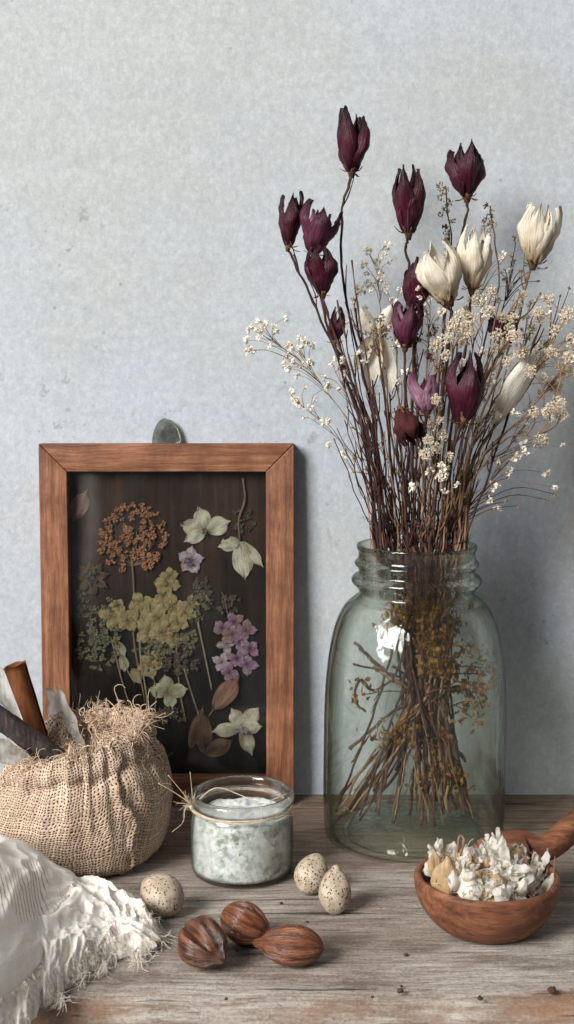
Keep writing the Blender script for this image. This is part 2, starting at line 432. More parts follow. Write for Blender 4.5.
def salt_mat():
    s = Sh('herb_salt'); co = s.coord()
    n = s.noise(co, 260, 5, .7)
    col = s.ramp(n, [(.3, S(188,192,188)), (.6, S(228,231,229))])
    f = s.noise(co, 190, 4, .65); f2 = s.noise(s.map(co, (1,1,1), (.5,.3,.2)), 480, 3, .6); a = s.noise(co, 40, 3, .5)
    m = s.M('MULTIPLY', s.ramp(f, [(.47, 0), (.62, 1)]), s.ramp(a, [(.35, .2), (.6, 1)]))
    col = s.mix(s.M('MULTIPLY', m, .8), col, S(112,128,100))
    col = s.mix(s.M('MULTIPLY', s.ramp(f2, [(.62, 0), (.70, 1)]), s.ramp(a, [(.35, .25), (.6, .9)])), col, S(58,60,52))
    return s.end(s.bsdf(col, .85, .2, s.bump(n, .0012, .8)))
def stone_mat():
    s = Sh('grey_tab_glass'); co = s.coord()
    n = s.noise(co, 220, 4, .65)
    col = s.ramp(n, [(.3, S(70,70,66)), (.6, S(112,112,106)), (.75, S(170,170,164))])
    b = s.bsdf(col, .25, .5, s.bump(n, .0008, .5))
    return s.end(s.mixs(.25, b, s.n('BsdfTransparent', {'Color': (.8,.84,.82,1)}).outputs[0]))
def bark(name, a, b, c):
    s = Sh(name); co = s.coord()
    n = s.noise(s.map(co, (500,500,90)), 1, 4, .65); g = s.noise(co, 45, 3, .6)
    col = s.ramp(n, [(.3, a), (.6, b), (.78, c)])
    col = s.mix(s.ramp(g, [(.45, 0), (.7, .6)]), col, a)
    return s.end(s.bsdf(col, .8, .2, s.bump(n, .0004, .8)))

M_wall, M_table = wall_mat(), table_mat()
M_fh, M_fv = frame_wood('frame_wood_across', (15, 300)), frame_wood('frame_wood_upright', (300, 15))
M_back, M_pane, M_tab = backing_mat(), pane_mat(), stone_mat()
M_jar = glass_mat('green_glass', (.970,.987,.960,1), (.13,.21,.14,1), .12, .40)
M_neck = glass_mat('green_glass_neck', (.955,.972,.945,1), (.25,.33,.25,1), .62, .45, .003)
M_srim = glass_mat('clear_glass_rim', (.985,.988,.984,1), (.34,.40,.36,1), .60, .5, .003)
M_sjar = glass_mat('clear_glass', (.984,.988,.984,1), (.40,.45,.42,1), .34, .5, .003)
M_burlap, M_gauze = burlap_mat(), gauze_mat()
M_jute = plain('jute_fibre', S(158,130,106), S(218,194,168), 300, .9)
M_lint = plain('white_lint', S(224,214,200), S(244,238,228), 200, .95, trans=.3)
M_twine = plain('pale_twine', S(170,148,120), S(220,204,180), 400, .9)
M_scoop = wood_lathe('scoop_wood', S(72,42,29), S(122,76,53), S(156,104,76), (25, 190, 190))
M_pod, M_salt = pod_mat(), salt_mat()
M_nut = nut_mat('brown_husk', S(34,19,13), S(96,56,35), S(150,100,66))
M_nut2 = nut_mat('red_brown_husk', S(56,30,18), S(124,70,42), S(160,104,66))
M_stem_d = bark('dark_bark', S(40,26,24), S(74,50,46), S(118,90,80))
M_stem_m = bark('brown_bark', S(54,35,31), S(94,65,55), S(140,108,88))
M_stem_l = bark('straw_bark', S(100,76,56), S(150,120,92), S(196,168,134))
M_burg = petal_mat('burgundy_petal', S(64,18,36), S(76,14,36), S(30,6,14), S(30,5,13), .15, .45)
M_plum = petal_mat('plum_petal', S(76,26,48), S(100,46,70), S(46,14,28), S(46,12,28), .22, .5)
M_pink = petal_mat('lilac_pink_petal', S(120,60,88), S(186,148,168), S(92,40,64), S(120,66,92), .3, .55)
M_rust = petal_mat('red_brown_petal', S(84,34,32), S(82,28,32), S(50,20,22), S(52,18,20), .2, .7)
M_cream = petal_mat('cream_petal', S(172,144,104), S(236,226,208), S(248,243,232), S(202,184,152), .30, .6, 1.3)
M_pale = petal_mat('pale_petal', S(224,208,178), S(247,242,231), S(249,245,236), S(214,200,172), .18, .6, 1.3)
M_sepal = plain('dry_sepal', S(58,36,28), S(122,88,62), 250)
M_floret = plain('cream_floret', S(206,186,154), S(253,248,236), 700, .85, trans=.3)
M_floret_w = plain('white_floret', S(216,204,182), S(250,246,236), 500, .8, trans=.2)
M_seed = plain('brown_seed', S(92,72,50), S(168,142,104), 400)
M_leaf_o = plain('olive_leaf', S(84,62,30), S(156,118,60), 260, .75, trans=.3)
M_leaf_b = plain('brown_leaf', S(70,48,28), S(140,98,48), 260, .75, trans=.25)
M_cinn = wood_lathe('cinnamon_bark', S(100,56,32), S(150,92,56), S(178,122,84), (90,90,20))
M_greybark = bark('grey_stick_bark', S(48,42,42), S(86,76,76), S(126,116,114))
M_sheet = plain('white_birch_sheet', S(196,192,184), S(246,246,243), 240, .75, .0012, trans=.25, stretch=(1.0,1.0,.25))
M_crumb = plain('dark_crumb', S(44,30,24), S(90,64,46), 300)
M_white_fl = petal_mat('white_shred', S(232,222,204), S(248,245,238), S(253,252,249), S(236,228,214), .5, .75)
M_tan_fl = petal_mat('tan_shred', S(164,130,88), S(206,176,134), S(222,198,164), S(180,146,104), .4, .7)

# ------------------------------------------------------------------ setting: wall and tabletop
bm = bmesh.new()
grid(bm, lambda u, v: Vector((-1.6+3.2*u, WALL, -.5+2.0*v)), 2, 2)
props(mk('wall', bm, M_wall, smooth=False), 'pale blue grey plaster wall', 'wall', kind='structure')
bm = bmesh.new()
prof = [(.003,-.05),(.0,-.03),(.0,-.016),(.0015,-.008),(.005,-.003),(.010,-.0008),(.018,0),(.05,0),(.13,0),(.2,0),(.28,0),(.2975,0)]
def tab(u, v):
    k = v*(len(prof)-1); i = int(round(k)); y, z = prof[i]
    x = -.9+1.8*u
    w = .0030*nz((x*9, 0, 3)) + .0016*nz((x*40, 1, 3))
    f = max(0, 1-y/.03)
    return Vector((x, .570 + y + w*f, z - f*.0015*(1+nz((x*25, 5, 1)))))
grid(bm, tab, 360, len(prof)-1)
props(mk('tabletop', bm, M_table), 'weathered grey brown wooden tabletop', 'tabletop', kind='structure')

# ------------------------------------------------------------------ picture frame with pressed flowers
FT = math.radians(2.0); FY = .846
fb = P(165, 445, FY); FW = (P(293, 445, FY).x - P(38, 445, FY).x)*1.014
FH = .2505; RW = .0192; TH = .0135
frame = thing('picture_frame', (fb.x, FY, 0), 'reddish brown wooden frame of pressed dried flowers under glass leaning on the wall', 'picture frame', rot=(-FT, 0, 0))
bpy.context.view_layer.update()
FM = Matrix.Translation(frame.location) @ Matrix.Rotation(-FT, 4, 'X')
FMi = FM.inverted()
def F(x, y, dep):                     # photo place -> frame-local point on the plane y = dep
    o = FMi @ Vector((0, 0, CAM_H)); d = FMi.to_3x3() @ ray(x, y)
    k = (dep-o.y)/d.y
    return o + d*k
def rail(name, a, b, c, d, mat):
    """mitred rail: outer edge a-b, inner edge d-c, in the frame's x,z plane"""
    bm = bmesh.new()
    vs = []
    for y in (0, TH):
        for p in (a, b, c, d): vs.append(bm.verts.new((p[0], y, p[1])))
    for f in ((0,1,2,3),(7,6,5,4),(0,4,5,1),(1,5,6,2),(2,6,7,3),(3,7,4,0)):
        bm.faces.new([vs[i] for i in f])
    bmesh.ops.recalc_face_normals(bm, faces=bm.faces)
    bmesh.ops.bevel(bm, geom=list(bm.edges), offset=.0009, segments=3, affect='EDGES', profile=.6)
    o = mk(name, bm, mat, frame, local=True)
    return o
W2, g = FW/2, .00012
rail('top_rail', (-W2+g,FH),(W2-g,FH),(W2-RW-g,FH-RW),(-W2+RW+g,FH-RW), M_fh)
rail('bottom_rail', (-W2+g,0),(W2-g,0),(W2-RW-g,RW),(-W2+RW+g,RW), M_fh)
rail('side_rail', (-W2,0+g),(-W2,FH-g),(-W2+RW,FH-RW-g),(-W2+RW,RW+g), M_fv)
rail('side_rail', (W2,0+g),(W2,FH-g),(W2-RW,FH-RW-g),(W2-RW,RW+g), M_fv)
BD = .0098                            # depth of the backing board's face
bm = bmesh.new()
bmesh.ops.create_cube(bm, size=1)
for v in bm.verts: v.co = Vector((v.co.x*(FW-2*RW+.006), BD+.0015+v.co.y*.003, FH/2+v.co.z*(FH-2*RW+.006)))
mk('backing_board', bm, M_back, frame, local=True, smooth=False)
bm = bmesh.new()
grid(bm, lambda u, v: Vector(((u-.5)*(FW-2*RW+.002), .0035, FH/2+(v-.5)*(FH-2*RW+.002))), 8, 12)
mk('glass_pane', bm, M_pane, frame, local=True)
# grey tab above the top rail
bm = bmesh.new()
ta, tb = F(152, 446, TH-.004), F(182, 446, TH-.004)
def tabf(u, v):
    a = v*pi; w = (tb.x-ta.x)/2*(1-.12*math.sin(a)); cx = (ta.x+tb.x)/2
    hh = .0185*math.sin(a)**.75*(1.0 if a < pi/2 else .95)
    return Vector((cx - math.cos(a)*w*(.25+.75*u) , TH-.0048+.0016*math.cos(u*pi*.5), FH-.001+hh*(u)))
grid(bm, tabf, 6, 24)
bmesh.ops.solidify(bm, geom=list(bm.faces), thickness=.0016)
mk('hanging_tab', bm, M_tab, frame, local=True, label='rounded grey tab sticking up behind the top rail')

def flat(ang, x, z, dep, tilt=0.0):
    """placement of a petal lying on the board: local Z along the angle (0 = up, clockwise), face to the viewer"""
    return Matrix.Translation((x, dep, z)) @ Matrix.Rotation(ang, 4, 'Y') @ Matrix.Rotation(tilt, 4, 'X')
def pm(name, a, b, c, v, tr=.1): return petal_mat(name, a, b, c, v, tr, .75, age=.75)
Q = {
 'orange': plain('pressed_orange', S(84,53,34), S(135,93,63), 300),
 'cream': pm('pressed_cream', S(124,124,101), S(167,165,145), S(177,173,156), S(135,132,111)),
 'green': pm('pressed_green', S(97,101,80), S(133,135,111), S(151,151,129), S(99,102,80)),
 'yellow': pm('pressed_yellow', S(92,81,49), S(136,123,83), S(152,139,101), S(98,86,55)),
 'olive': plain('pressed_olive', S(49,47,33), S(90,85,60), 300),
 'dark': plain('pressed_dark', S(35,30,25), S(73,65,53), 300),
 'purple': pm('pressed_purple', S(73,45,63), S(129,101,122), S(154,133,147), S(75,47,67)),
 'lilac': pm('pressed_lilac', S(121,103,115), S(156,144,152), S(168,160,165), S(115,95,107)),
 'rust': pm('pressed_rust', S(83,57,44), S(120,88,71), S(112,81,64), S(75,50,38)),
 'brown': pm('pressed_brown', S(56,41,32), S(75,56,44), S(68,50,39), S(45,32,25)),
 'tan': pm('pressed_tan', S(92,71,61), S(118,95,83), S(110,87,75), S(81,61,51)),
 'stem': plain('pressed_stem', S(67,60,48), S(106,97,77), 300),
}
px = mpp(FY, .15)
def fstem(par, pts, r=.0007, mat=None):
    bm = bmesh.new()
    tube(bm, spline([F(x, y, BD-.0009) for x, y in pts], 14), r, r*.8, 6, .3)
    mk('stem', bm, mat or Q['stem'], par, local=True)
fl_n = 0
def pressed(name, x, y, label):
    p = F(x, y, BD)
    o = bpy.data.objects.new(name, None); C.objects.link(o); o.parent = frame; o.empty_display_size = .005
    o['label'] = label
    return o
def fpetals(par, cx, cy, specs, mat, lift=.0, name='petal'):
    """specs: (angle deg clockwise from up, length px, width px[, start offset px])"""
    global fl_n
    c = F(cx, cy, BD)
    for i, sp in enumerate(specs):
        fl_n += 1
        a, L, W = math.radians(sp[0]), sp[1]*px, sp[2]*px
        off = (sp[3] if len(sp) > 3 else 0)*px
        dep = BD - .0005 - .00018*i - lift*.6
        bm = bmesh.new()
        petal(bm, flat(a, c.x+math.sin(a)*off, c.z+math.cos(a)*off, dep), L*1.08, W*1.12, -.01, .06, .6, 7, 10, .09, fl_n*3.1)
        mk(name, bm, mat, par, local=True)
def fcluster(name, par, cx, cy, rx, ry, n, size, mat, lift=.0007, shape=None, thick=.0016):
    bm = bmesh.new(); k = 0; tries = 0
    while k < n and tries < n*20:
        tries += 1
        u, v = R.uniform(-1,1), R.uniform(-1,1)
        if u*u+v*v > 1: continue
        if shape and not shape(u, v): continue
        c = F(cx+u*rx, cy+v*ry, BD)
        a0 = R.uniform(0, 2*pi); m = R.choice((3,4,4))
        for j in range(m):
            a = a0 + j*2*pi/m + R.uniform(-.3,.3)
            L = size*px*R.uniform(.65, 1.25)
            petal(bm, flat(a, c.x, c.z, BD-lift-R.random()*thick, R.uniform(-.1,.5)), L, L*R.uniform(.7,1.0), R.uniform(-.1,.25), .2, .6, 3, 4, .2, k*1.3+j)
        k += 1
    return mk(name, bm, mat, par, local=True)
holes = lambda s: (lambda u, v: nz((u*2.6, v*2.6, s)) > -.12)
f = pressed('pressed_flower', 133, 540, 'lacy orange brown flower head on a thin stem')
fcluster('flower_head', f, 133, 538, 36, 35, 170, 3.4, Q['orange'], shape=lambda u, v: nz((u*3.1, v*3.1, 4.2)) > -.22 and not (v > .6 and abs(u) < .25))
fstem(f, [(132,560),(134,590),(134,640),(146,705)], .0008, Q['tan'])
bm = bmesh.new()
for k in range(11):
    a = R.uniform(-1.25, 1.25)
    e = (133+math.sin(a)*28, 562-math.cos(a)*32+abs(a)*10)
    tube(bm, spline([F(133, 566, BD-.0007), F((133+e[0])/2+R.uniform(-3,3), (566+e[1])/2, BD-.0008), F(e[0], e[1], BD-.0009)], 6), .0004, .0003, 4)
mk('branchlet', bm, Q['tan'], f, local=True)
f = pressed('pressed_flower', 206, 528, 'cream green four-petalled flower near the top')
fpetals(f, 206, 530, [(-78,26,19),(-18,24,20),(70,25,22),(-118,24,17)], Q['cream'])
fcluster('flower_centre', f, 205, 530, 3, 3, 5, 2.4, Q['olive'], .003)
f = pressed('pressed_flower', 240, 550, 'drooping cream petals on a long curved stem in the upper right corner')
fstem(f, [(243,478),(245,500),(239,520),(240,541)], .0009, Q['tan'])
fpetals(f, 240, 541, [(-105,22,17),(172,38,24),(138,34,14)], Q['cream'])
f = pressed('pressed_flower', 190, 560, 'small lilac flower below the cream green one')
fpetals(f, 190, 560, [(-60,13,13),(10,14,13),(80,14,12),(150,15,14),(215,13,12)], Q['lilac'], .0006)
fcluster('flower_centre', f, 190, 561, 4, 4, 5, 3, Q['purple'], .003)
f = pressed('pressed_flower', 152, 615, 'large olive yellow hydrangea head in the middle')
for (x, y, w) in ((128,620,15),(150,632,16),(172,606,15),(168,584,14),(142,603,13),(162,632,14),(186,612,12),(118,606,10),(170,575,10),(136,612,14),(158,618,16),(178,622,13),(164,595,13),(150,608,13),(174,640,10),(190,604,10)):
    a0 = R.uniform(0, 90)
    fpetals(f, x, y, [(a0+q*90+R.uniform(-15,15), w*R.uniform(.8,1.05), w*R.uniform(.8,1.0)) for q in range(4)], Q['yellow'], R.uniform(.0002,.002))
fstem(f, [(140,640),(141,660),(146,690),(149,720)], .0008, Q['green'])
f = pressed('pressed_flower', 200, 610, 'dull olive flower cluster right of the yellow head')
fcluster('flower_head', f, 199, 606, 13, 16, 26, 4.2, Q['olive'])
fstem(f, [(198,622),(205,655),(212,690)], .0008, Q['green'])
f = pressed('pressed_flower', 104, 620, 'dark green fuzzy clump at the left')
fcluster('flower_head', f, 106, 622, 18, 24, 60, 3.2, Q['olive'], .0006, holes(2.0))
f = pressed('pressed_flower', 92, 578, 'faded grey brown star-shaped flower by the left rail')
fpetals(f, 92, 578, [(a, 18, 9) for a in (-80,-45,-5,35,75,120,170,225)], Q['brown'])
fcluster('flower_centre', f, 92, 578, 9, 9, 18, 3, Q['dark'], .002)
f = pressed('pressed_petal', 80, 507, 'single tan petal in the upper left corner')
fpetals(f, 72, 521, [(27, 34, 20)], Q['tan'])
f = pressed('pressed_flower', 236, 645, 'dense purple pink flower cluster by the right rail')
for (x, y) in ((222,628),(234,622),(246,630),(226,644),(240,642),(250,648),(222,662),(237,658),(247,664),(232,634),(229,672)):
    a0 = R.uniform(0, 90)
    fpetals(f, x, y, [(a0+q*90+R.uniform(-15,15), 11*R.uniform(.8,1.1), 10*R.uniform(.8,1.1)) for q in range(4)], Q['purple'] if R.random() < .75 else Q['lilac'], R.uniform(.0002,.0022))
fstem(f, [(228,615),(225,600),(222,592)], .0006, Q['purple'])
f = pressed('pressed_leaf', 227, 692, 'oval rust brown leaf')
fpetals(f, 214, 709, [(37, 41, 23)], Q['rust'], .0016)
fstem(f, [(214,709),(209,716)], .0006, Q['rust'])
f = pressed('pressed_leaf', 214, 742, 'dark brown leaf lying under the cream flower')
fpetals(f, 206, 754, [(-8, 46, 22), (62, 30, 20)], Q['brown'], .0)
f = pressed('pressed_flower', 243, 728, 'cream four-petalled flower in the lower right corner')
fpetals(f, 242, 727, [(40,26,19),(-28,22,17),(-98,30,17),(160,29,17),(86,20,16)], Q['cream'], .0018)
fcluster('flower_centre', f, 243, 727, 4, 4, 7, 3, Q['lilac'], .0045)
f = pressed('pressed_flower', 168, 693, 'pale green four-petalled flower low in the middle')
fpetals(f, 168, 692, [(-80,19,17),(-10,18,17),(80,20,17),(165,17,15)], Q['green'], .001)
f = pressed('pressed_sprig', 128, 668, 'chain of pale green leaves')
fstem(f, [(114,640),(122,660),(135,684)], .0006, Q['green'])
fpetals(f, 116, 641, [(150, 18, 12)], Q['green'], .0006, 'leaf')
fpetals(f, 122, 655, [(170, 17, 13)], Q['green'], .0008, 'leaf')
fpetals(f, 132, 668, [(150, 18, 12)], Q['green'], .0010, 'leaf')
fpetals(f, 140, 672, [(80, 16, 13)], Q['green'], .0010, 'leaf')
f = pressed('pressed_flower', 180, 665, 'dark brown spiky flower cluster')
fcluster('flower_head', f, 180, 662, 18, 11, 34, 4, Q['dark'], .0008)
fstem(f, [(184,668),(192,694),(200,718)], .0007, Q['stem'])
f = pressed('pressed_foliage', 100, 650, 'feathery dark green foliage at the lower left of the board')
fcluster('leaves', f, 98, 648, 22, 20, 60, 4.2, Q['olive'], .0003, holes(6.0), .0012)
fcluster('leaves', f, 84, 604, 10, 18, 26, 3.6, Q['dark'], .0003, None, .0010)
fstem(f, [(112,640),(122,680),(132,712)], .0007, Q['stem'])
f = pressed('pressed_foliage', 180, 640, 'dull olive foliage behind the yellow head')
fcluster('leaves', f, 176, 640, 22, 16, 46, 4.4, Q['olive'], .0002, holes(8.0), .0010)
fcluster('leaves', f, 150, 655, 16, 14, 30, 4.4, Q['olive'], .0002, None, .0010)
fcluster('leaves', f, 202, 590, 9, 14, 22, 3.8, Q['dark'], .0002, None, .0010)
fstem(f, [(176,640),(180,690),(186,722)], .0007, Q['stem'])
f = pressed('pressed_foliage', 234, 612, 'thin dim foliage above the purple cluster')
fcluster('leaves', f, 228, 604, 12, 12, 22, 3.4, Q['dark'], .0002, holes(3.0), .0010)
fcluster('leaves', f, 244, 520, 12, 14, 20, 3.0, Q['dark'], .0002, holes(5.0), .0010)
f = pressed('pressed_flower', 150, 690, 'small faded olive flower on a bent stem between the pale leaves')
fpetals(f, 150, 664, [(20,15,12),(95,14,12),(170,15,12),(250,14,11),(310,13,11)], Q['yellow'], .0002)
fstem(f, [(150,664),(156,690),(154,722)], .0006, Q['stem'])
f = pressed('pressed_leaf', 196, 728, 'long dark leaf slanting behind the brown leaf')
fpetals(f, 190, 748, [(18, 44, 14)], Q['brown'], .0)
f = pressed('pressed_flower', 120, 640, 'faded yellow green floret left of the yellow head')
fpetals(f, 112, 616, [(-70,16,13),(10,15,13),(95,16,12),(180,15,13)], Q['yellow'], .0004)
f = pressed('pressed_flower', 172, 716, 'dim brown green clump below the pale green flower')
fcluster('flower_head', f, 172, 714, 14, 9, 22, 3.6, Q['dark'], .0004)

# ------------------------------------------------------------------ lathe with parts
def lathe_parts(cx, cy, prof, seg, parent, mat, cuts, bumpf=None):
    """prof: list of (r, z) forming the closed glass section; cuts: list of (name, test(zmid))"""
    bm = bmesh.new(); rings = []
    for i, (r, z) in enumerate(prof):
        if r < 1e-6: rings.append([bm.verts.new((cx, cy, z))])
        else:
            ring = []
            for k in range(seg):
                a = 2*pi*k/seg; rr = r
                zz = z
                if bumpf: rr, zz = bumpf(i, a, r, z)
                ring.append(bm.verts.new((cx+rr*math.cos(a), cy+rr*math.sin(a), zz)))
            rings.append(ring)
    for i in range(len(rings)-1):
        A, B = rings[i], rings[i+1]
        for k in range(seg):
            k2 = (k+1) % seg
            if len(A) == 1 and len(B) == 1: break
            if len(A) == 1: bm.faces.new((A[0], B[k2], B[k]))
            elif len(B) == 1: bm.faces.new((A[k], A[k2], B[0]))
            else: bm.faces.new((A[k], A[k2], B[k2], B[k]))
    bmesh.ops.recalc_face_normals(bm, faces=bm.faces)
    bm.normal_update()
    out = []
    for name, test in cuts:
        b2 = bmesh.new(); mp = {}; nm = []
        for fc in bm.faces:
            if not test(sum(v.co.z for v in fc.verts)/len(fc.verts)): continue
            vs = []
            for v in fc.verts:
                if v not in mp: mp[v] = b2.verts.new(v.co); nm.append(v.normal.copy())
                vs.append(mp[v])
            b2.faces.new(vs)
        o = mk(name, b2, mat, parent)
        o.data.normals_split_custom_set_from_vertices(nm)
        out.append(o)
    bm.free()
    return out
def smooth_prof(pts, n):
    v = spline([Vector((a, b, 0)) for a, b in pts], n); return [(max(p.x, 0), p.y) for p in v]

# ------------------------------------------------------------------ big green glass jar
JY = .796; JX = P(415, 700, JY).x
jar = thing('mason_jar', (JX, JY, 0), 'large pale green glass jar with a threaded neck holding dried flowers', 'glass jar')
def jz(y): return P(415, y, JY).z
def jr(p, y): return p*mpp(JY, jz(y))*.996
out_px = [(66,866),(77,860),(84.5,849),(88.5,832),(90.5,805),(91,760),(91,720),(90.3,690),(88.6,665),(85.3,642),(81.5,626),(76.5,613),(70.5,604),(63.5,598),(58.5,594),(57.5,591),(60,587),(64.5,582),(65,578),(62.5,575),(59,573),(58.3,570),(59.5,567),(62,564),(62,561.5),(59.5,559),(58.5,556),(58.5,551),(60.2,548),(60.2,545)]
outer = [(jr(p, y), max(jz(y), 0.0) ) for p, y in out_px]
base_z = outer[0][1]
# centre-silhouette heights: shift so the jar stands on the table
outer = [(r, z-base_z*max(0, 1-(z-base_z)/.05)) for r, z in outer]
outer = smooth_prof([(.030,.0028),(.046,.0006)] + outer, 96)
TW = .0030
inner_px = [(57.6,545.5),(55,550),(54.5,565),(54.5,580),(54,592),(59,599),(66.5,606),(72.5,615),(77.5,628),(81.5,644),(85,667),(86.5,690),(87,720),(87,760),(86.5,805),(84,832),(78,848)]
inner = [(jr(p, y), jz(y)) for p, y in inner_px] + [(.038,.0085),(.022,.0105),(.0,.0125)]
inner = smooth_prof(inner, 70)
prof = [(0.0,.0072),(.012,.0068),(.022,.0050)] + outer + [(jr(59.6,544), jz(544)), (jr(58.4,544), jz(544))] + inner
zc = jz(600)
def jbump(i, a, r, z):
    k = 1 + .006*nz((math.cos(a)*1.3, math.sin(a)*1.3, z*14)) if z < zc else 1
    return r*k, z
lathe_parts(JX, JY, prof, 96, jar, M_jar, [('jar_neck', lambda z: z >= zc), ('jar_body', lambda z: z < zc)], jbump)[0].data.materials[0] = M_neck

# ------------------------------------------------------------------ small jar of salt, twine
SY = .730; SX = P(242, 850, SY).x
sj = thing('salt_jar', (SX, SY, 0), 'small squat open clear glass jar in front of the picture frame', 'glass jar')
h = .0497
so = smooth_prof([(.020,.0012),(.027,.0006),(.0300,.0035),(.0308,.010),(.0309,.022),(.0306,.032),(.0296,.0375),(.0286,.040),(.0290,.0420),(.0308,.0435),(.0314,.0455),(.0312,.0480),(.0300,.0497)], 54)
si = smooth_prof([(.0280,.0494),(.0272,.0470),(.0268,.041),(.0282,.037),(.0295,.031),(.0298,.02),(.0297,.010),(.0285,.0040),(.018,.0030),(0,.0029)], 46)
lathe_parts(SX, SY, [(0,.0022),(.01,.0020)] + so + si, 72, sj, M_sjar, [('jar_rim', lambda z: z >= .040), ('jar_body', lambda z: z < .040)])[0].data.materials[0] = M_srim
bm = bmesh.new()
def salt(u, v):
    a = 2*pi*u
    if v < .35: r, z = .0282*(v/.35), .0040 + 0
    elif v < .7:
        k = (v-.35)/.35; r, z = .0282 + .0013*math.sin(pi*min(1, k*1.1+.12)), .0040 + k*.0325
        r += .0003*nz((math.cos(a)*6, math.sin(a)*6, z*300))
        r = min(r, .0294 - max(0, k-.72)*.0065)
    else:
        k = (v-.7)/.3; r = .0276*(1-k)
        z = .0365 + .0030*k**.8
    if v >= .6:
        z += .0022*nz((r*math.cos(a)*90, r*math.sin(a)*90, 2)) + .0010*nz((r*math.cos(a)*320, r*math.sin(a)*320, 5))
    return Vector((SX+r*math.cos(a), SY+r*math.sin(a), z))
grid(bm, salt, 80, 60, close_u=True)
bmesh.ops.remove_doubles(bm, verts=bm.verts, dist=1e-6)
bmesh.ops.recalc_face_normals(bm, faces=bm.faces)
props(mk('salt', bm, M_salt), 'white coarse salt flecked with dark green herbs filling the small jar', 'salt')
tw = thing('twine', (SX, SY-.03, .0415), 'thin pale twine knotted around the neck of the small jar', 'twine')
bm = bmesh.new()
for q in range(2):
    pts = []
    for k in range(61):
        a = 2*pi*k/60; r = .0301 + .0005*nz((math.cos(a)*3, math.sin(a)*3, q*3))
        pts.append(Vector((SX+r*math.cos(a), SY+r*math.sin(a), .0408+q*.0011+.0006*nz((math.cos(a)*2, math.sin(a)*2, q+.5)))))
    tube(bm, pts, .00042, sides=6)
mk('loop', bm, M_twine, tw)
kn = Vector((SX-.0285, SY-.010, .0445))
bm = bmesh.new()
for k in range(3):
    pts = [kn + Vector((.0016*math.cos(a+k), .0016*math.sin(a*1.3+k), .0016*math.sin(a+k*2))) for a in [i*.7 for i in range(10)]]
    tube(bm, pts, .0005, sides=5)
mk('knot', bm, M_twine, tw)
bm = bmesh.new()
for k in range(26): thread(bm, kn+Vector((R.uniform(-1,1),R.uniform(-1,1),R.uniform(-1,1)))*.001, (R.uniform(-1.3,.2), R.uniform(-.5,.4), R.uniform(-.3,1.0)), R.uniform(.005,.013), .00017, .6)
for e in ((158,783),(168,775),(190,772)):
    q = P(*e, .715); tube(bm, spline([kn, kn.lerp(q, .5)+Vector((0,0,R.uniform(-.002,.002))), q], 10), .00028, .0002, 5)
q = [kn, P(186,805,.712), P(183,822,.71), P(172,832,.708)]
tube(bm, spline(q, 14), .00022, .00015, 5)
q = [kn, P(215,788,.722), P(240,795,.718), P(258,804,SY-.0318), P(262,816,SY-.032), P(258,828,SY-.0322)]
tube(bm, spline(q, 20), .0003, .0002, 5)
q = [P(270,801,SY-.029), P(284,795,SY-.022), P(290,793,SY-.012)]
tube(bm, spline(q, 10), .0003, .0003, 5)
for k in range(22):
    a = R.uniform(pi, 2*pi)
    thread(bm, (SX+.0304*math.cos(a), SY+.0304*math.sin(a), .0415), (math.cos(a), math.sin(a), R.uniform(-1.5,.8)), R.uniform(.003,.008), .00010, .6)
mk('loose_end', bm, M_twine, tw)

# ------------------------------------------------------------------ burlap bag
BX, BY = P(84, 820, .758).x, .758
bag = thing('burlap_bag', (BX, BY, 0), 'rough brown burlap bag with a frayed folded rim, holding sticks and white bark', 'bag')
def rim_z(a):          # a: 0 = right, -pi/2 = towards the viewer
    ca, sa = math.cos(a), math.sin(a)
    return .0800 + .0050*math.cos(a-.5) + .0050*nz((ca*2, sa*2, 1)) + .0045*nz((ca*5, sa*5, 4)) - .0105*math.exp(-(((a+2.55+pi) % (2*pi)-pi)/.75)**2)
def bag_r(a, z, zr):
    t = z/zr
    ca, sa = math.cos(a), math.sin(a)
    r = .0445 + .0100*math.sin(pi*min(1, t*.93+.07))**.8 - .0085*(max(0, t-.5)/.5)**1.3
    r += .0028*nz((ca*1.6, sa*1.6, z*22))                       # slumping
    r += (.0030*nz((ca*4.2, sa*4.2, z*14+3)) + .0020*(1-abs(nz((ca*7, sa*7, z*9+5)))*2.5))*(.15+t*t*1.3)            # gathers growing towards the rim
    r += .0018*(1-abs(nz((ca*3+2, sa*3, z*48+a)))*2.2)*(.4+.6*t)      # cross creases
    r -= .0030*math.exp(-((t-.80-.05*nz((ca*2, sa*2, 9)))/.055)**2)   # the slack below the hem
    sa_ = -.92 + .09*math.sin(z*75) + .05*math.sin(z*210)
    d = (a-sa_+pi) % (2*pi) - pi
    r += .0026*math.exp(-(d/.035)**2) - .0016*math.exp(-((d-.10)/.06)**2)   # the raised seam
    cu = max(0, 1-(((a+2.3+pi) % (2*pi)-pi)/1.35)**2)           # turned cuff on the front left
    r += .0042*cu*max(0, min(1, (t-.76)/.06))*(1-.5*max(0, t-.9)/.1)
    return r
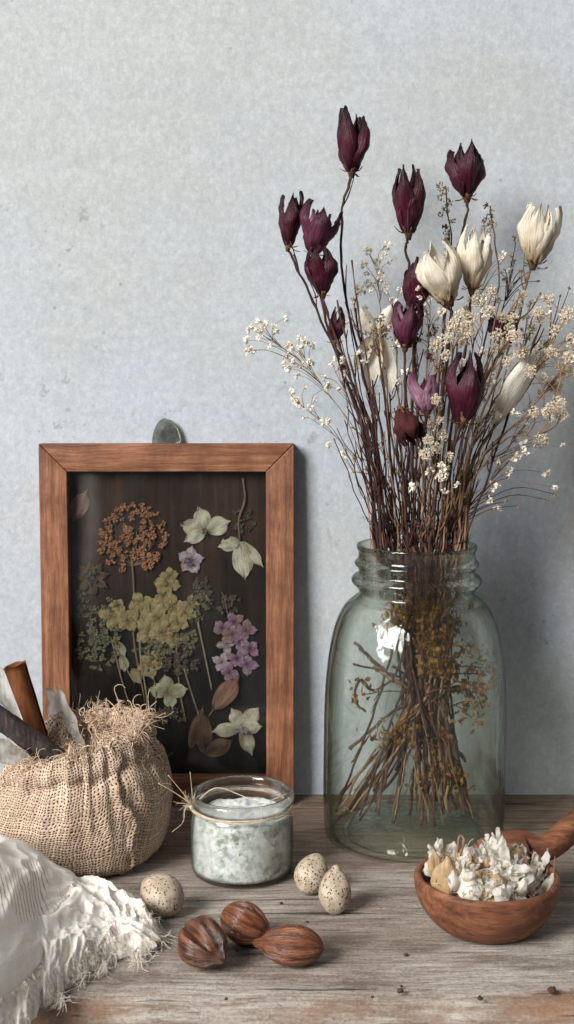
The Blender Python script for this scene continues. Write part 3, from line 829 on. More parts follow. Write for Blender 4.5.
def bag_pt(u, v):
    a = 2*pi*u - pi; zr = rim_z(a)
    ca, sa = math.cos(a), math.sin(a)
    if v < .08:
        r = .043*(v/.08)**.5; z = .0008
    elif v < .70:
        k = (v-.08)/.62; z = .0008 + (zr-.0008)*k
        e = min(1, k/.10); r = bag_r(a, z, zr)*(.87+.13*math.sin(e*pi/2))
    else:                                                       # rim, then the crumpled cloth inside
        k = (v-.70)/.30; r0 = bag_r(a, zr, zr)
        r = r0*(1-.07*math.sin(min(1, k*7)*pi/2))*max(0, 1-k)**.9
        x_, y_ = r*ca, r*sa
        z = zr*(1-k)+.0800*k - .0235*min(1, k*2.2)**.7 + .0022*math.sin(min(1, k*9)*pi)
        z += (.009*nz((x_*70, y_*70, 2)) + .005*nz((x_*170, y_*170, 7)))*min(1, k*3)
    z += .0012*nz((ca*9, sa*9, v*8))*(1 if v > .1 else 0)
    return Vector((BX+r*ca, BY+r*sa, max(z, .0006)))
bm = bmesh.new()
grid(bm, bag_pt, 280, 150, close_u=True, uvf=lambda u, v: (u*.31+.004*math.sin(v*9), v*.14 + .005*math.sin(u*9)+.002*math.sin(u*31)))
bmesh.ops.remove_doubles(bm, verts=bm.verts, dist=1e-6)
bmesh.ops.recalc_face_normals(bm, faces=bm.faces)
mk('sack', bm, M_burlap, bag)
bm = bmesh.new()
for k in range(1000):
    a = R.uniform(-pi, pi)
    if R.random() < .35: a = R.choice((-.35, .25, 1.2, 1.75, -2.2, -1.5)) + R.gauss(0, .16)
    p = bag_pt((a+pi)/(2*pi) % 1, R.uniform(.675, .76)); 
    d = Vector((math.cos(a)*R.uniform(-.9,1.0), math.sin(a)*R.uniform(-.9,1.0), R.uniform(-.35,1.0)))
    thread(bm, p, d, R.uniform(.005,.014)*(1.6 if R.random() < .12 else 1), R.uniform(.00016,.00042), 1.0, 8, .10)
for k in range(170):    # hairs standing off the cloth
    a = R.uniform(-pi, .6); v = R.uniform(.15,.68); p = bag_pt((a+pi)/(2*pi), v)
    thread(bm, p, (math.cos(a), math.sin(a), R.uniform(-1,1)), R.uniform(.002,.005), .00010, .8, 4)
for k in range(18):     # the loose hem down the right side
    a = -.25+R.gauss(0,.1); p = bag_pt((a+pi)/(2*pi), .69)
    thread(bm, p+Vector((.001,-.001,0)), (.35, -.35, -1), R.uniform(.008,.018), R.uniform(.0003,.0005), .25, 8)
for (bx_, by_, bz_) in ((.004,.024,.083),(.020,.012,.078),(.030,.024,.085)):     # unravelled tufts
    for k in range(60):
        p = Vector((BX+bx_+R.gauss(0,.004), BY+by_+R.gauss(0,.004), bz_-.006+R.gauss(0,.002)))
        thread(bm, p, (R.gauss(0,1), R.gauss(0,1), R.uniform(.1,1.4)), R.uniform(.008,.018), R.uniform(.0002,.00045), 1.1, 10, .08)
mk('fringe', bm, M_jute, bag)

# things standing in the bag
def roll(name, a, b, r0, r1, mat, label, cat, curl=True, group=None):
    """rolled bark quill from a (low) to b (top), open at the top"""
    a, b = Vector(a), Vector(b); ax = (b-a).normalized(); L = (b-a).length
    m = Matrix.Translation(a) @ frame_of(ax)
    bm = bmesh.new()
    def f(u, v):
        th = u*2*pi*1.55 + .4; r = (r0+(r1-r0)*v)*(1-.34*u) if curl else (r0+(r1-r0)*v)
        r *= 1+.05*nz((math.cos(th)*2, math.sin(th)*2, v*5))
        return m @ Vector((r*math.cos(th), r*math.sin(th), L*v + (.0012*nz((th*1.5, 2, 3)) if v > .97 else 0)))
    grid(bm, f, 44, 24)
    bmesh.ops.solidify(bm, geom=list(bm.faces), thickness=.0006)
    return props(mk(name, bm, mat), label, cat, group)
def stick(name, a, b, r, mat, label, cat):
    a, b = Vector(a), Vector(b); m = Matrix.Translation(a) @ frame_of(b-a); L = (b-a).length
    bm = bmesh.new()
    def f(u, v):
        th = 2*pi*u; k = min(1, v/.02, (1-v)/.02) if 0 < v < 1 else 0
        rr = r*(.25+.75*k**.5)*(1+.12*nz((math.cos(th)*1.5, math.sin(th)*1.5, v*6))+.05*nz((math.cos(th)*5, math.sin(th)*5, v*22)))
        return m @ Vector((rr*math.cos(th), rr*math.sin(th), L*v))
    grid(bm, f, 32, 60, close_u=True)
    return props(mk(name, bm, mat), label, cat)
def sheet(name, pts, w, mat, label, cat, bend=.5, roll=0.0):
    pts = spline([Vector(p) for p in pts], 20); bm = bmesh.new()
    def f(u, v):
        i = min(int(v*20), 20); p = pts[i]; t = (pts[min(i+1,20)]-pts[max(i-1,0)]).normalized()
        side = t.cross(Vector((math.sin(roll), -math.cos(roll), 0))).normalized(); nn = side.cross(t)
        s = u*2-1; ww = w*(.55+.45*math.sin(pi*min(1, (1-v)*1.15+.05))**.7) * (1-.18*max(0, v-.85)/.15) 
        return p + side*s*ww + nn*(bend*ww*(s*s)) + nn*.0028*nz((u*2.5, v*4, w*900)) + t*.009*nz((u*3,1,w*500))*max(0, v-.8)/.2 + side*.0022*nz((v*7, u*1.2, w*700))
    grid(bm, f, 14, 20, uvf=lambda u, v: (u, v))
    bmesh.ops.solidify(bm, geom=list(bm.faces), thickness=.0005)
    return props(mk(name, bm, mat), label, cat)
roll('cinnamon_stick', P(60,800,.768), P(14,665,.765), .0042, .0076, M_cinn, 'orange brown tapered cinnamon quill leaning left out of the burlap bag', 'cinnamon stick')
stick('stick', P(62,762,.752), P(-26,700,.735), .0066, M_greybark, 'thick dark grey stick lying lowest across the rim of the burlap bag', 'stick')
sheet('bark_strip', [P(60,805,.79), P(40,745,.79), P(15,700,.79), P(-6,672,.79)], .0085, M_sheet, 'white curled strip of bark between the grey stick and the cinnamon quill', 'bark strip', .55, .3)
sheet('bark_strip', [P(96,790,.772), P(80,745,.782), P(66,714,.786), P(54,690,.790)], .0090, M_sheet, 'widest white curled strip of bark, right of the cinnamon quill', 'bark strip', .6, -.4)
sheet('bark_strip', [P(52,790,.748), P(26,762,.738), P(-4,748,.730), P(-26,742,.722)], .0065, M_sheet, 'white strip of bark under the dark grey stick at the left edge', 'bark strip', .4, .2)

# ------------------------------------------------------------------ white gauze cloth
cl = thing('gauze_cloth', T(40, 960), 'crumpled white gauze cloth with frayed edges in front of the burlap bag', 'cloth')
backE = spline([T(-90,862), T(-30,872), T(20,880), T(70,892), T(110,905), T(140,920), T(156,938)], 60)
frontE = spline([T(-90,1120), T(-20,1075), T(25,1030), T(52,1002), T(80,980), T(112,962), T(152,956)], 60)
def hmap(u, v):
    """drape height: tall at the back left, flat at the frayed tip"""
    H = .031*(1-u)**.62 + .0062
    base = math.sin(pi*min(1, max(0, v))**1.0)**.55*(1.0-.45*v)
    x = u*4.2; y = v*2.2
    q = Vector((x + .6*nz((x*.8, y*.8, 9)), y + .6*nz((x*.8, y*.8, 4)), .5))
    fold = 1-abs(nz((q.x*.9+q.y*.5, q.y*1.6-q.x*.35, 1.3)))*1.9
    fold2 = 1-abs(nz((q.x*2.4, q.y*3.4-q.x, 6.1)))*2
    e = min(1, v/.08, (1-v)/.08, (1-u)/.06)
    e = max(0, e)**.6
    return max(0, H*base*(.66+.45*fold) + (.0055*fold2+.0019*(1-abs(nz((x*4, y*6, 2)))*2)+.0006*nz((x*10, y*14, 2)))*e*(.55+.45*(1-u)) ) + .0009 + .0008*e
def cloth_pt(u, v):
    i = min(int(u*60), 59); k = u*60-i
    b = backE[i].lerp(backE[i+1], k); f_ = frontE[i].lerp(frontE[i+1], k)
    rag = .0060*nz((u*13, 0, 5)) + .0050*nz((u*34, 3, 5))
    vv = v + (v**4)*rag*9
    p = b.lerp(f_, vv)
    p.x += (u**6)*(.006*nz((v*9, 2, 7))) + .002*nz((u*5, v*5, 3))
    return Vector((p.x, max(p.y, .5), hmap(u, v)))
bm = bmesh.new()
grid(bm, cloth_pt, 240, 130, uvf=lambda u, v: (u*.20, v*.12))
mk('drape', bm, M_gauze, cl)
# a folded-over layer lying on the heap, its hem curling under
bm = bmesh.new()
def drape_z(p):
    return .0
tA = [(-70,838),(-20,838),(15,845),(45,862),(72,880),(92,897)]
tB = [(-70,1010),(-25,1000),(8,985),(34,962),(62,935),(90,903)]
tA = spline([T(x, y, .033-.0215*max(0, (x+20)/112)) for x, y in tA], 40)
tB = spline([T(x, y, .024-.0150*max(0, (x+20)/112)) for x, y in tB], 40)
def tongue(u, v):
    vv = min(1, v/.86)
    i = min(int(u*40), 39); k = u*40-i
    a = tA[i].lerp(tA[i+1], k); b = tB[i].lerp(tB[i+1], k)
    p = a.lerp(b, vv); w = (b-a).length
    rid = 1-abs(nz((u*2.3+vv*1.6, vv*3.0-u*1.5, 8)))*2
    p.z += .11*w*math.sin(pi*vv)**.8 + (.0046*rid + .0022*(1-abs(nz((u*5+vv*4, vv*6-u*3, 3)))*2) + .0005*nz((u*14+vv*9, vv*12-u*5, 3)))*math.sin(pi*min(1,vv*.9+.1))**.5
    p.y += .003*nz((u*7, vv*3, 1))
    if v > .86:
        e = (v-.86)/.14; p.z -= .0055*math.sin(e*pi*.75); p.y += .0045*(1-math.cos(e*pi))*.5 - .001*math.sin(e*pi)
    return p
grid(bm, tongue, 120, 90, uvf=lambda u, v: (u*.13+.4, v*.07))
mk('fold', bm, M_gauze, cl)
bm = bmesh.new()
for k in range(1500):
    u = R.random()**.8; v = 1-abs(R.gauss(0, .05))
    if R.random() < .33: v = R.random(); u = 1-abs(R.gauss(0, .05))
    p = cloth_pt(min(1, max(0, u)), min(1, max(0, v)))
    cw = nz((u*14, v*14, 3))*2.5
    d = Vector((.6+cw+R.gauss(0,.3), -.6+cw*.6+R.gauss(0,.3), R.uniform(-.2,.25)))
    thread(bm, p, d, R.uniform(.002,.008), R.uniform(.00005,.00013), 1.3, 10, .22, .0004)
for k in range(900):    # loose ends over the heap
    u, v = R.random(), R.uniform(.3,1); p = cloth_pt(u, v)
    thread(bm, p, (R.uniform(-1,1), R.uniform(-1,.4), R.uniform(0,.35)), R.uniform(.003,.008), R.uniform(.00005,.00011), 1.3, 9, .12, .0004)
for (x, y, dx, dy) in ((112,958,.3,-1),(104,968,-.2,-1),(135,958,.2,-1),(158,942,1,-.4),(140,962,.1,-1),(84,978,-.2,-1),(60,1000,.2,-1)):
    for k in range(60):  # twisted tatters
        p = T(x+R.gauss(0,2.6), y-6+R.gauss(0,3), .001+R.random()*.004)
        thread(bm, p, (dx+R.gauss(0,.2), dy+R.gauss(0,.2), R.uniform(-.3,.1)), R.uniform(.005,.012), R.uniform(.00009,.0002), .5, 9, .1, .0004)
mk('fringe', bm, M_lint, cl)

# ------------------------------------------------------------------ pods and nuts
def egg(name, c, L, W, axis, mat, label, cat, group, tip=0.0, ridges=0, split=False, roll=0.0, flatten=1.0):
    """body of revolution lying along axis, resting on the table below c"""
    m = frame_of(axis, roll); pts = {}
    lv = m.to_3x3().inverted() @ Vector((-.25,-.72,.62)); sp_a = math.atan2(lv.y, lv.x)
    bm = bmesh.new()
    gv = {}
    def f(u, v):
        a = 2*pi*u; t = v
        if tip: prof_ = math.sin(pi*t**.93)**.56*(1-.13*t)
        else: prof_ = math.sin(pi*t**.92)**.56
        if tip and t > .86: prof_ *= 1-.18*math.sin((t-.86)/.14*pi)
        r = W/2*prof_*1.06
        if ridges:
            rd = abs(math.sin(ridges*a/2 + .9*nz((math.cos(a), math.sin(a), t*2)))); gv[round(u*64) % 64, round(v*48)] = 1-rd
            r *= .85+.17*rd**.6 + .05*nz((math.cos(a)*2, math.sin(a)*2, t*2.5))
        else: r *= 1+.05*nz((math.cos(a)*1.3, math.sin(a)*1.3, t*3+L*999))
        if split:
            d = ((a-sp_a+pi) % (2*pi))-pi
            r *= 1-.42*math.exp(-(d/.15)**2)*math.sin(pi*t)**.3
        z = L*(t-.5) + (tip*L*.07*max(0, (t-.93)/.07)**1.5)
        return m @ Vector((r*math.cos(a), r*flatten*math.sin(a), z))
    gl_ = bm.verts.layers.float.new('groove'); bm.loops.layers.uv.verify()
    vs = grid(bm, f, 64, 48, close_u=True, uvf=lambda u, v: (u, v))
    for kk, vv in vs.items(): vv[gl_] = gv.get(kk, 0)
    bmesh.ops.remove_doubles(bm, verts=bm.verts, dist=1e-7)
    bmesh.ops.recalc_face_normals(bm, faces=bm.faces)
    lo = min(v.co.z for v in bm.verts)
    bmesh.ops.translate(bm, verts=bm.verts, vec=(0,0,-lo-.0003))
    me = bpy.data.meshes.new(name); bm.to_mesh(me); bm.free(); me.materials.append(mat)
    for p in me.polygons: p.use_smooth = True
    o = bpy.data.objects.new(name, me); C.objects.link(o); o.location = c
    return props(o, label, cat, group)
gp, gn = 'speckled beige pods on the tabletop', 'ridged brown nuts at the front of the tabletop'
egg('speckled_pod', T(162,915,.0), .0265, .0218, (-.55,.25,.35), M_pod, 'speckled beige pod beside the gauze cloth and burlap bag', 'pod', gp)
egg('speckled_pod', T(312,892,.0), .0245, .0185, (.35,.45,.75), M_pod, 'rear one of the pair of speckled beige pods, nearer the salt jar', 'pod', gp)
egg('speckled_pod', T(335,912,.0), .0265, .0182, (.05,.25,1.0), M_pod, 'upright speckled beige pod with a pointed tip, front of the pair', 'pod', gp, tip=.45)
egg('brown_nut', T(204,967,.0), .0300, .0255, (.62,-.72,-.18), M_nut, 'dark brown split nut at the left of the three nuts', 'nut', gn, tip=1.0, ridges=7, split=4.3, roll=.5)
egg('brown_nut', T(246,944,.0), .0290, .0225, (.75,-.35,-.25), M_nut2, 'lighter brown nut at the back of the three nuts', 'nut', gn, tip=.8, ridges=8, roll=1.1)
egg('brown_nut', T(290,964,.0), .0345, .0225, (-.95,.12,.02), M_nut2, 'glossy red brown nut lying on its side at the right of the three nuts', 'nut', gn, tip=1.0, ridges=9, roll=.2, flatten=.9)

# ------------------------------------------------------------------ wooden scoop and its contents
OC = Vector((P(487, 885, .655).x, .655, 0))
scp = thing('wooden_scoop', OC, 'round reddish brown wooden scoop with a thick handle pointing to the back right', 'scoop')
bo = smooth_prof([(0,.0010),(.016,.0004),(.0245,.0012),(.0320,.0075),(.0372,.0165),(.0388,.0240),(.0386,.0268),(.0370,.0282)], 36)
bi = smooth_prof([(.0352,.0276),(.0340,.0240),(.0315,.0160),(.0250,.0088),(.014,.0058),(0,.0050)], 24)
bm = bmesh.new(); full = bo+bi
def bowl(u, v):
    a = 2*pi*u; k = v*(len(full)-1); i = min(int(k), len(full)-2); t = k-i
    r = full[i][0]*(1-t)+full[i+1][0]*t; z = full[i][1]*(1-t)+full[i+1][1]*t
    r *= 1+.012*nz((math.cos(a)*1.5, math.sin(a)*1.5, z*20))
    lift = max(0, math.cos(a-.85))**3
    return OC + Vector((r*1.01*math.cos(a), r*math.sin(a), z+(.0015+.003*lift)*(z/.028) + .0006*nz((math.cos(a)*3, math.sin(a)*3, 1))*(z/.028)))
grid(bm, bowl, 96, len(full)-1, close_u=True)
bmesh.ops.remove_doubles(bm, verts=bm.verts, dist=1e-6)
bmesh.ops.recalc_face_normals(bm, faces=bm.faces)
mk('bowl', bm, M_scoop, scp)
bm = bmesh.new()
h0 = OC + Vector((.010, .0260, .0305)); 
hp = spline([h0, OC+Vector((.0235,.0385,.0320)), P(545,848,.694), P(578,823,.716), P(625,786,.758)], 200)
def handle(u, v):
    i = min(int(round(v*200)), 200); p = hp[i]; t = (hp[min(i+4,200)]-hp[max(i-4,0)]).normalized()
    side = t.cross(Vector((0,0,1))).normalized(); up = side.cross(t); a = 2*pi*u
    blend = max(0, 1-v/.36); blend = blend*blend*(3-2*blend)
    w = .0074 + .0105*blend; hh = .0072 - .0018*blend
    e = min(1, v/.07); k = (1-(1-e)**2)**.5; w *= .25+.75*k; hh *= .3+.7*k
    if v > .97: w *= .6; hh *= .6
    sq = lambda c: math.copysign(abs(c)**.85, c)
    return p + side*w*sq(math.cos(a)) + up*hh*sq(math.sin(a))
vs = grid(bm, handle, 40, 100, close_u=True)
bmesh.ops.recalc_face_normals(bm, faces=bm.faces)
mk('handle', bm, M_scoop, scp)
def rand_rot():
    return Matrix.Rotation(R.uniform(0,2*pi),4,'Z') @ Matrix.Rotation(R.uniform(-1.3,1.3),4,'X') @ Matrix.Rotation(R.uniform(0,2*pi),4,'Z')
bm = bmesh.new()
for k in range(430):
    a = R.uniform(0,2*pi); rr = .0325*R.random()**.55
    gx, gy = rr*math.cos(a), rr*math.sin(a)
    cl_ = max(0, nz((gx*60, gy*60, 3))+.30)
    z = .014 + R.random()**.6*(.016 + .016*cl_ - rr*.12)
    L = R.uniform(.0045,.009) if R.random() < .75 else R.uniform(.010,.015)
    if z < .027: rr = min(rr, .031 - L*.9 - max(0, .020-z)*.9)
    petal(bm, Matrix.Translation(OC+Vector((rr*math.cos(a), rr*math.sin(a), z))) @ Matrix.Rotation(R.uniform(0,2*pi),4,'Z') @ Matrix.Rotation(R.uniform(-1.4,1.4),4,'X') @ Matrix.Rotation(R.uniform(-.6,.6),4,'Z'), L, L*R.uniform(.45,1.0), R.uniform(-.45,.45), R.uniform(.2,.9), .6, 6, 8, .38, k*2.3)
props(mk('petal_shreds', bm, M_white_fl), 'heap of white shredded dried petals filling the wooden scoop', 'petals', kind='stuff')
bm = bmesh.new()
for k in range(95):
    a = R.uniform(0,2*pi); rr = .028*R.random()**.5; L = R.uniform(.004,.009)
    z = .028 + R.uniform(-.002,.008) - rr*.12
    petal(bm, Matrix.Translation(OC+Vector((rr*math.cos(a), rr*math.sin(a), z))) @ Matrix.Rotation(R.uniform(0,2*pi),4,'Z') @ Matrix.Rotation(R.uniform(-1.3,1.3),4,'X'), L, L*R.uniform(.5,1.0), R.uniform(-.4,.4), R.uniform(.2,.8), .6, 5, 7, .4, k*2.9)
props(mk('tan_shreds', bm, M_tan_fl), 'tan flakes scattered through the white petal heap in the scoop', 'petals', kind='stuff')
bm = bmesh.new()
for k in range(800):    # downy wisps in the heap
    a = R.uniform(0,2*pi); rr = .031*R.random()**.5
    thread(bm, OC+Vector((rr*math.cos(a), rr*math.sin(a), R.uniform(.026,.040)-rr*.25)), (R.uniform(-1,1), R.uniform(-1,1), R.uniform(-.1,1)), R.uniform(.003,.009), R.uniform(.00008,.00020), .7)
props(mk('down_wisps', bm, M_lint), 'fine white downy wisps standing out of the petal heap in the scoop', 'down', kind='stuff')
for i, (x, y, d, L, W, lab) in enumerate((
    (446,884,.636,.024,.020,'tan dried petal at the left of the heap in the scoop'),
    (436,868,.648,.016,.010,'narrow tan petal edge standing at the left rim of the scoop'),
    (508,868,.664,.026,.024,'broad tan petal in the upper right of the heap in the scoop'),
    (532,888,.646,.022,.019,'pale tan petal at the right of the heap in the scoop'),
    (503,902,.628,.016,.012,'small olive tan petal at the front of the heap in the scoop'),
    (541,897,.642,.020,.010,'pinkish curled petal against the right rim of the scoop'),
    (476,888,.634,.020,.018,'pale round cream petal in the middle of the heap in the scoop'))):
    bm = bmesh.new(); c = P(x, y, d)
    c.z = max(c.z, .024)
    m = Matrix.Translation(c-Vector((0,0,L*.42))) @ Matrix.Rotation(R.uniform(-.5,.5),4,'Y') @ Matrix.Rotation(R.uniform(-.6,-.1),4,'X')
    petal(bm, m, L, W, R.uniform(-.1,.15), .5, .6, 7, 9, .35, i*4.4)
    props(mk('tan_petal', bm, M_tan_fl if i < 5 else M_pale), lab, 'petal', 'single petals in the wooden scoop')
bm = bmesh.new()
lp = [P(455,868,.66), P(457,852,.66), P(459,838,.662), P(462,836,.662), P(464,842,.66), P(460,856,.658)]
tube(bm, spline(lp, 20), .0007, .0006, 6, .3)
props(mk('dry_stalk', bm, M_stem_l), 'curled straw-coloured stalk standing up at the back of the petal heap', 'stalk')
for i, (a, b, lab) in enumerate((((462,868),(432,848),'thin dry straw sticking out to the left over the scoop rim'), ((488,864),(482,842),'thin dry straw standing upright in the scoop'), ((548,890),(555,856),'pale dry straw standing at the right rim of the scoop'))):
    bm = bmesh.new(); tube(bm, spline([P(*a,.655), P((a[0]+b[0])/2+2,(a[1]+b[1])/2,.655), P(*b,.655)], 8), .0003, .0002, 5)
    props(mk('straw', bm, M_stem_l), lab, 'straw', 'straws in the wooden scoop')

# ------------------------------------------------------------------ crumbs
for i in range(13):
    x, y = ((552,993,),(400,993),(480,1000))[i] if i < 3 else (R.uniform(180,570), R.uniform(885,1000))
    s_ = (.0022,.0016,.0014)[i] if i < 3 else R.uniform(.0005,.0011)
    bm = bmesh.new(); bmesh.ops.create_icosphere(bm, subdivisions=2, radius=s_)
    for v in bm.verts: v.co *= 1+.5*nz(v.co*900 + Vector((i,0,0))); v.co.z *= .7
    lo = min(v.co.z for v in bm.verts); p = T(x, y)
    if math.hypot(p.x-OC.x, p.y-OC.y) < .045 or math.hypot(p.x-SX, p.y-SY) < .036: bm.free(); continue
    bmesh.ops.translate(bm, verts=bm.verts, vec=p-Vector((0,0,lo)))
    props(mk('crumb', bm, M_crumb), 'largest dark crumb, at the front right of the tabletop' if i == 0 else 'tiny dark crumb lying on the bare wood of the tabletop', 'crumb', None if i == 0 else 'crumbs on the tabletop')

# ------------------------------------------------------------------ dried flowers in the jar
NECK_R = jr(53, 570)
BODY_R = jr(84, 720)
def in_jar(p):
    """keep a point inside the glass"""
    z = p.z; lim = None
    if z < jz(545):
        k = [ (r, zz) for r, zz in inner ]
        lim = 1e9
        for (r1, z1), (r2, z2) in zip(k, k[1:]):
            if min(z1, z2) <= z <= max(z1, z2) and abs(z1-z2) > 1e-9:
                lim = min(lim, r1+(r2-r1)*(z-z1)/(z2-z1))
        if lim > 1: lim = .02
        lim -= .0025
        d = Vector((p.x-JX, p.y-JY, 0))
        if d.length > lim: d = d.normalized()*max(lim, .001); return Vector((JX+d.x, JY+d.y, max(z, .0135)))
        return Vector((p.x, p.y, max(z, .0135)))
    return p
foot_spots = [(340,812),(350,806),(358,800),(376,800),(390,804),(408,806),(418,804),(425,812),(440,826),(450,832),(462,822),(468,812),(432,815),(430,800),(447,812),(455,806),(440,800)]
def stem_path(tip, mids=(), nx=None, foot=None, waist=None, nd=None, fz=None):
    """from the jar's floor up through the neck to tip (world point)"""
    fx, fy = foot or R.choice(foot_spots)
    nx = nx if nx is not None else 415 + max(-46, min(46, (mids[0][0] if mids else tip_px(tip)[0])*.30 - 125 + R.uniform(-12,12)))
    nd = nd if nd is not None else JY + R.uniform(-.022,.020)
    wx = waist if waist is not None else 424 + (nx-415)*.34 + R.uniform(-10,10)
    fp = P(fx, fy, JY); fp.z = fz if fz is not None else R.uniform(.013,.020); fp.y = JY + R.uniform(-.028,.026); fp.x = JX + (fp.x-JX)
    w2 = P(wx + (fx-wx)*.12 + R.uniform(-5,5), 690, JY + R.uniform(-.018,.016))
    w1 = P(wx + (nx-wx)*.5, 612, JY + (nd-JY)*.75)
    n_ = P(nx, 552, nd)
    pts = [fp, fp.lerp(w2, .5)+Vector((R.uniform(-.006,.006), R.uniform(-.006,.006), 0)), w2, w1, n_]
    for m in mids: pts.append(P(*m))
    pts.append(Vector(tip))
    sp = spline(pts, 64)
    sd = R.uniform(0, 99); out = []
    for i, p in enumerate(sp):
        q = p + Vector((nz((i*.33, sd, 1)), nz((i*.33, sd, 5)), 0))*.0018 + Vector((nz((i*1.1, sd, 2)), 0, 0))*.0006
        out.append(in_jar(q))
    return out
def tip_px(p):
    v = Vector(p)-Vector((0,0,CAM_H)); c, s = math.cos(PITCH), math.sin(PITCH)
    zc_ = v.y*c - v.z*s; yc = v.y*s + v.z*c
    return 287+FPX*v.x/zc_, 512-FPX*yc/zc_
def twigs(bm, path, n, lo=.45, hi=.95, L=(.006,.02), r=.0005):
    tips = []
    for k in range(n):
        i = int(len(path)*R.uniform(lo, hi)); i = min(max(i, 1), len(path)-2)
        t = (path[i+1]-path[i-1]).normalized()
        d = (t + Vector((R.uniform(-1,1)*.75, R.uniform(-1,1)*.5, R.uniform(0,.3)))).normalized()
        l = R.uniform(*L); p = path[i]
        q = spline([p, p+d*l*.5+Vector((R.uniform(-1,1),R.uniform(-1,1),0))*l*.08, p+d*l*.9+t*l*.25], 6)
        if q[-1].y > WALL-.006: continue
        tube(bm, q, r, r*.6, 5, .4); tips.append(q[-1])
    return tips

def bloom(t, base, axis, H, Rad, mats, n=5, open_=.5, inner_n=3, roll=None, droop=0.0, seed=0, ragged=.0, flr=1.0):
    """pointed petals rising from base round axis; each petal a mesh of its own"""
    m = Matrix.Translation(base) @ frame_of(axis, R.uniform(0, 2*pi) if roll is None else roll)
    def ring(cnt, scale, hs, off, mat, seed):
        for i in range(cnt):
            a0 = 2*pi*(i+off)/cnt + R.uniform(-.14,.14)
            Hh = H*hs*R.uniform(.84,1.06); op = open_ + R.uniform(-.16,.16); tw_ = R.uniform(-.35,.35); flare = R.uniform(-.35,.40)*flr; nick = R.uniform(.0,1.0)
            W = pi/cnt*1.75
            def f(u, v):
                s = u*2-1; tt = v
                # radius along the petal: narrow foot, belly, tip
                r = Rad*scale*(.20 + .86*math.sin(min(1, tt*1.18)*pi*.5)**.8)
                r = r*(1-(1-op)*max(0, (tt-.42)/.58)**1.6*.85)
                w = W*(1-tt**1.9)**1.08*(.6+.4*min(1, tt*3.2))
                a = a0 + s*w + tw_*tt*tt*.5
                r *= 1 - .13*s*s + .09*(1-abs(s))**4*(.4+tt)*.6
                r += Rad*.24*nz((s*1.5+seed+i*3, tt*2.5, seed*1.7)) + Rad*.11*nz((s*4+seed, tt*6, i+seed)) + ragged*Rad*nz((s*3+i, tt*4, seed))
                r += Rad*flare*max(0, tt-.72)**1.5*1.6
                r += Rad*.055*math.sin(s*8.5+i*2+seed)*(.35+tt)*(1-abs(s)*.4) + Rad*.05*nz((s*9, tt*14, seed+i))
                zz = Hh*tt*(1-.05*s*s) + Hh*.03*nick*nz((s*3.5, tt*5, seed*2+i))*tt*(1-tt)
                r = max(r, Rad*.05)
                return m @ Vector((r*math.cos(a), r*math.sin(a), zz))
            bm = bmesh.new(); grid(bm, f, 8, 16, uvf=lambda u, v: (u+i*.37, v))
            mk('petal', bm, mat, t)
    ring(inner_n, .62, .86, .5, mats[-1], seed+20)
    ring(n, 1.0, 1.0, 0, mats[0], seed)
    bm = bmesh.new()
    for k in range(7):
        a = 2*pi*k/7 + R.uniform(-.3,.3)
        l = H*R.uniform(.10,.22)
        petal(bm, m @ Matrix.Rotation(a,4,'Z') @ Matrix.Translation((0,-Rad*.18,0)) @ Matrix.Rotation(R.uniform(-2.3,-.5),4,'X').inverted(), l, l*.4, .3, .3, .6, 3, 4, .3, k+seed)
    q = [m @ Vector((0,0,-H*.10)), m @ Vector((0,0,0)), m @ Vector((0,0,H*.06))]
    tube(bm, q, Rad*.14, Rad*.34, 8)
    mk('calyx', bm, M_sepal, t)

def flower(cx, cy, h, w, d, tilt, mats, label, mids=(), n=4, open_=.55, group='dark burgundy blooms in the bouquet', stem=M_stem_d, nx=None, lean=0.0, sr=.00098, tw=4, seed=0, inner_n=3, ragged=.0, name='dried_flower', foot=None, cat='dried flower'):
    """bloom centred on a place in the photo at distance d; tilt in degrees, clockwise"""
    k = mpp(d, P(cx, cy, d).z); H, Rad = h*k, w*k*.5
    a = math.radians(tilt)
    axis = Vector((math.sin(a), lean, math.cos(a))).normalized()
    c = P(cx, cy, d); base = c - axis*H*.5
    t = thing(name, (JX, JY, .013), label, cat, group)
    pth = stem_path(base - axis*H*.05, mids, nx, foot)
    t.location = pth[0]
    bm = bmesh.new(); tube(bm, pth, sr*.95, sr*.8, 7, .35)
    twigs(bm, pth, tw, .55, .96, (.008,.022), sr*.5)
    mk('stem', bm, stem, t)
    bloom(t, base, axis, H, Rad, mats, n, open_, inner_n, None, seed=seed, ragged=ragged)
    return t, pth
B, PL = (M_burg, M_plum), (M_plum, M_pink)
flower(353,140,62,36,.800,2,(M_burg,M_burg),'topmost burgundy bloom, standing highest in the bouquet',[(375,430,.80),(345,290,.80),(343,215,.80)],open_=.55,seed=1,nx=392)
flower(466,169,55,38,.815,-3,(M_burg,M_burg),'burgundy bloom at the upper right, above the two cream blooms',[(440,420,.81),(448,290,.815),(465,225,.815)],open_=.6,seed=2,nx=430)
flower(409,200,66,34,.795,0,B,'long burgundy bloom with two tall pointed petals in the upper middle',[(418,430,.80),(412,300,.80),(406,250,.795)],open_=.5,n=4,seed=3,nx=410)
flower(291,219,54,26,.798,6,B,'slim burgundy bloom at the far left of the bouquet',[(370,450,.80),(330,340,.80),(305,285,.80)],open_=.45,n=4,seed=4,nx=376)
flower(319,228,50,38,.790,10,PL,'opened purple bloom with a pale lilac inside, beside the slim far left bloom',[(365,440,.79),(332,340,.79),(318,280,.79)],open_=.75,seed=5,nx=380)
flower(321,271,46,34,.780,-4,B,'dark burgundy bloom just below the opened purple one on the left',[(372,440,.785),(340,350,.78)],open_=.35,seed=6,nx=384)
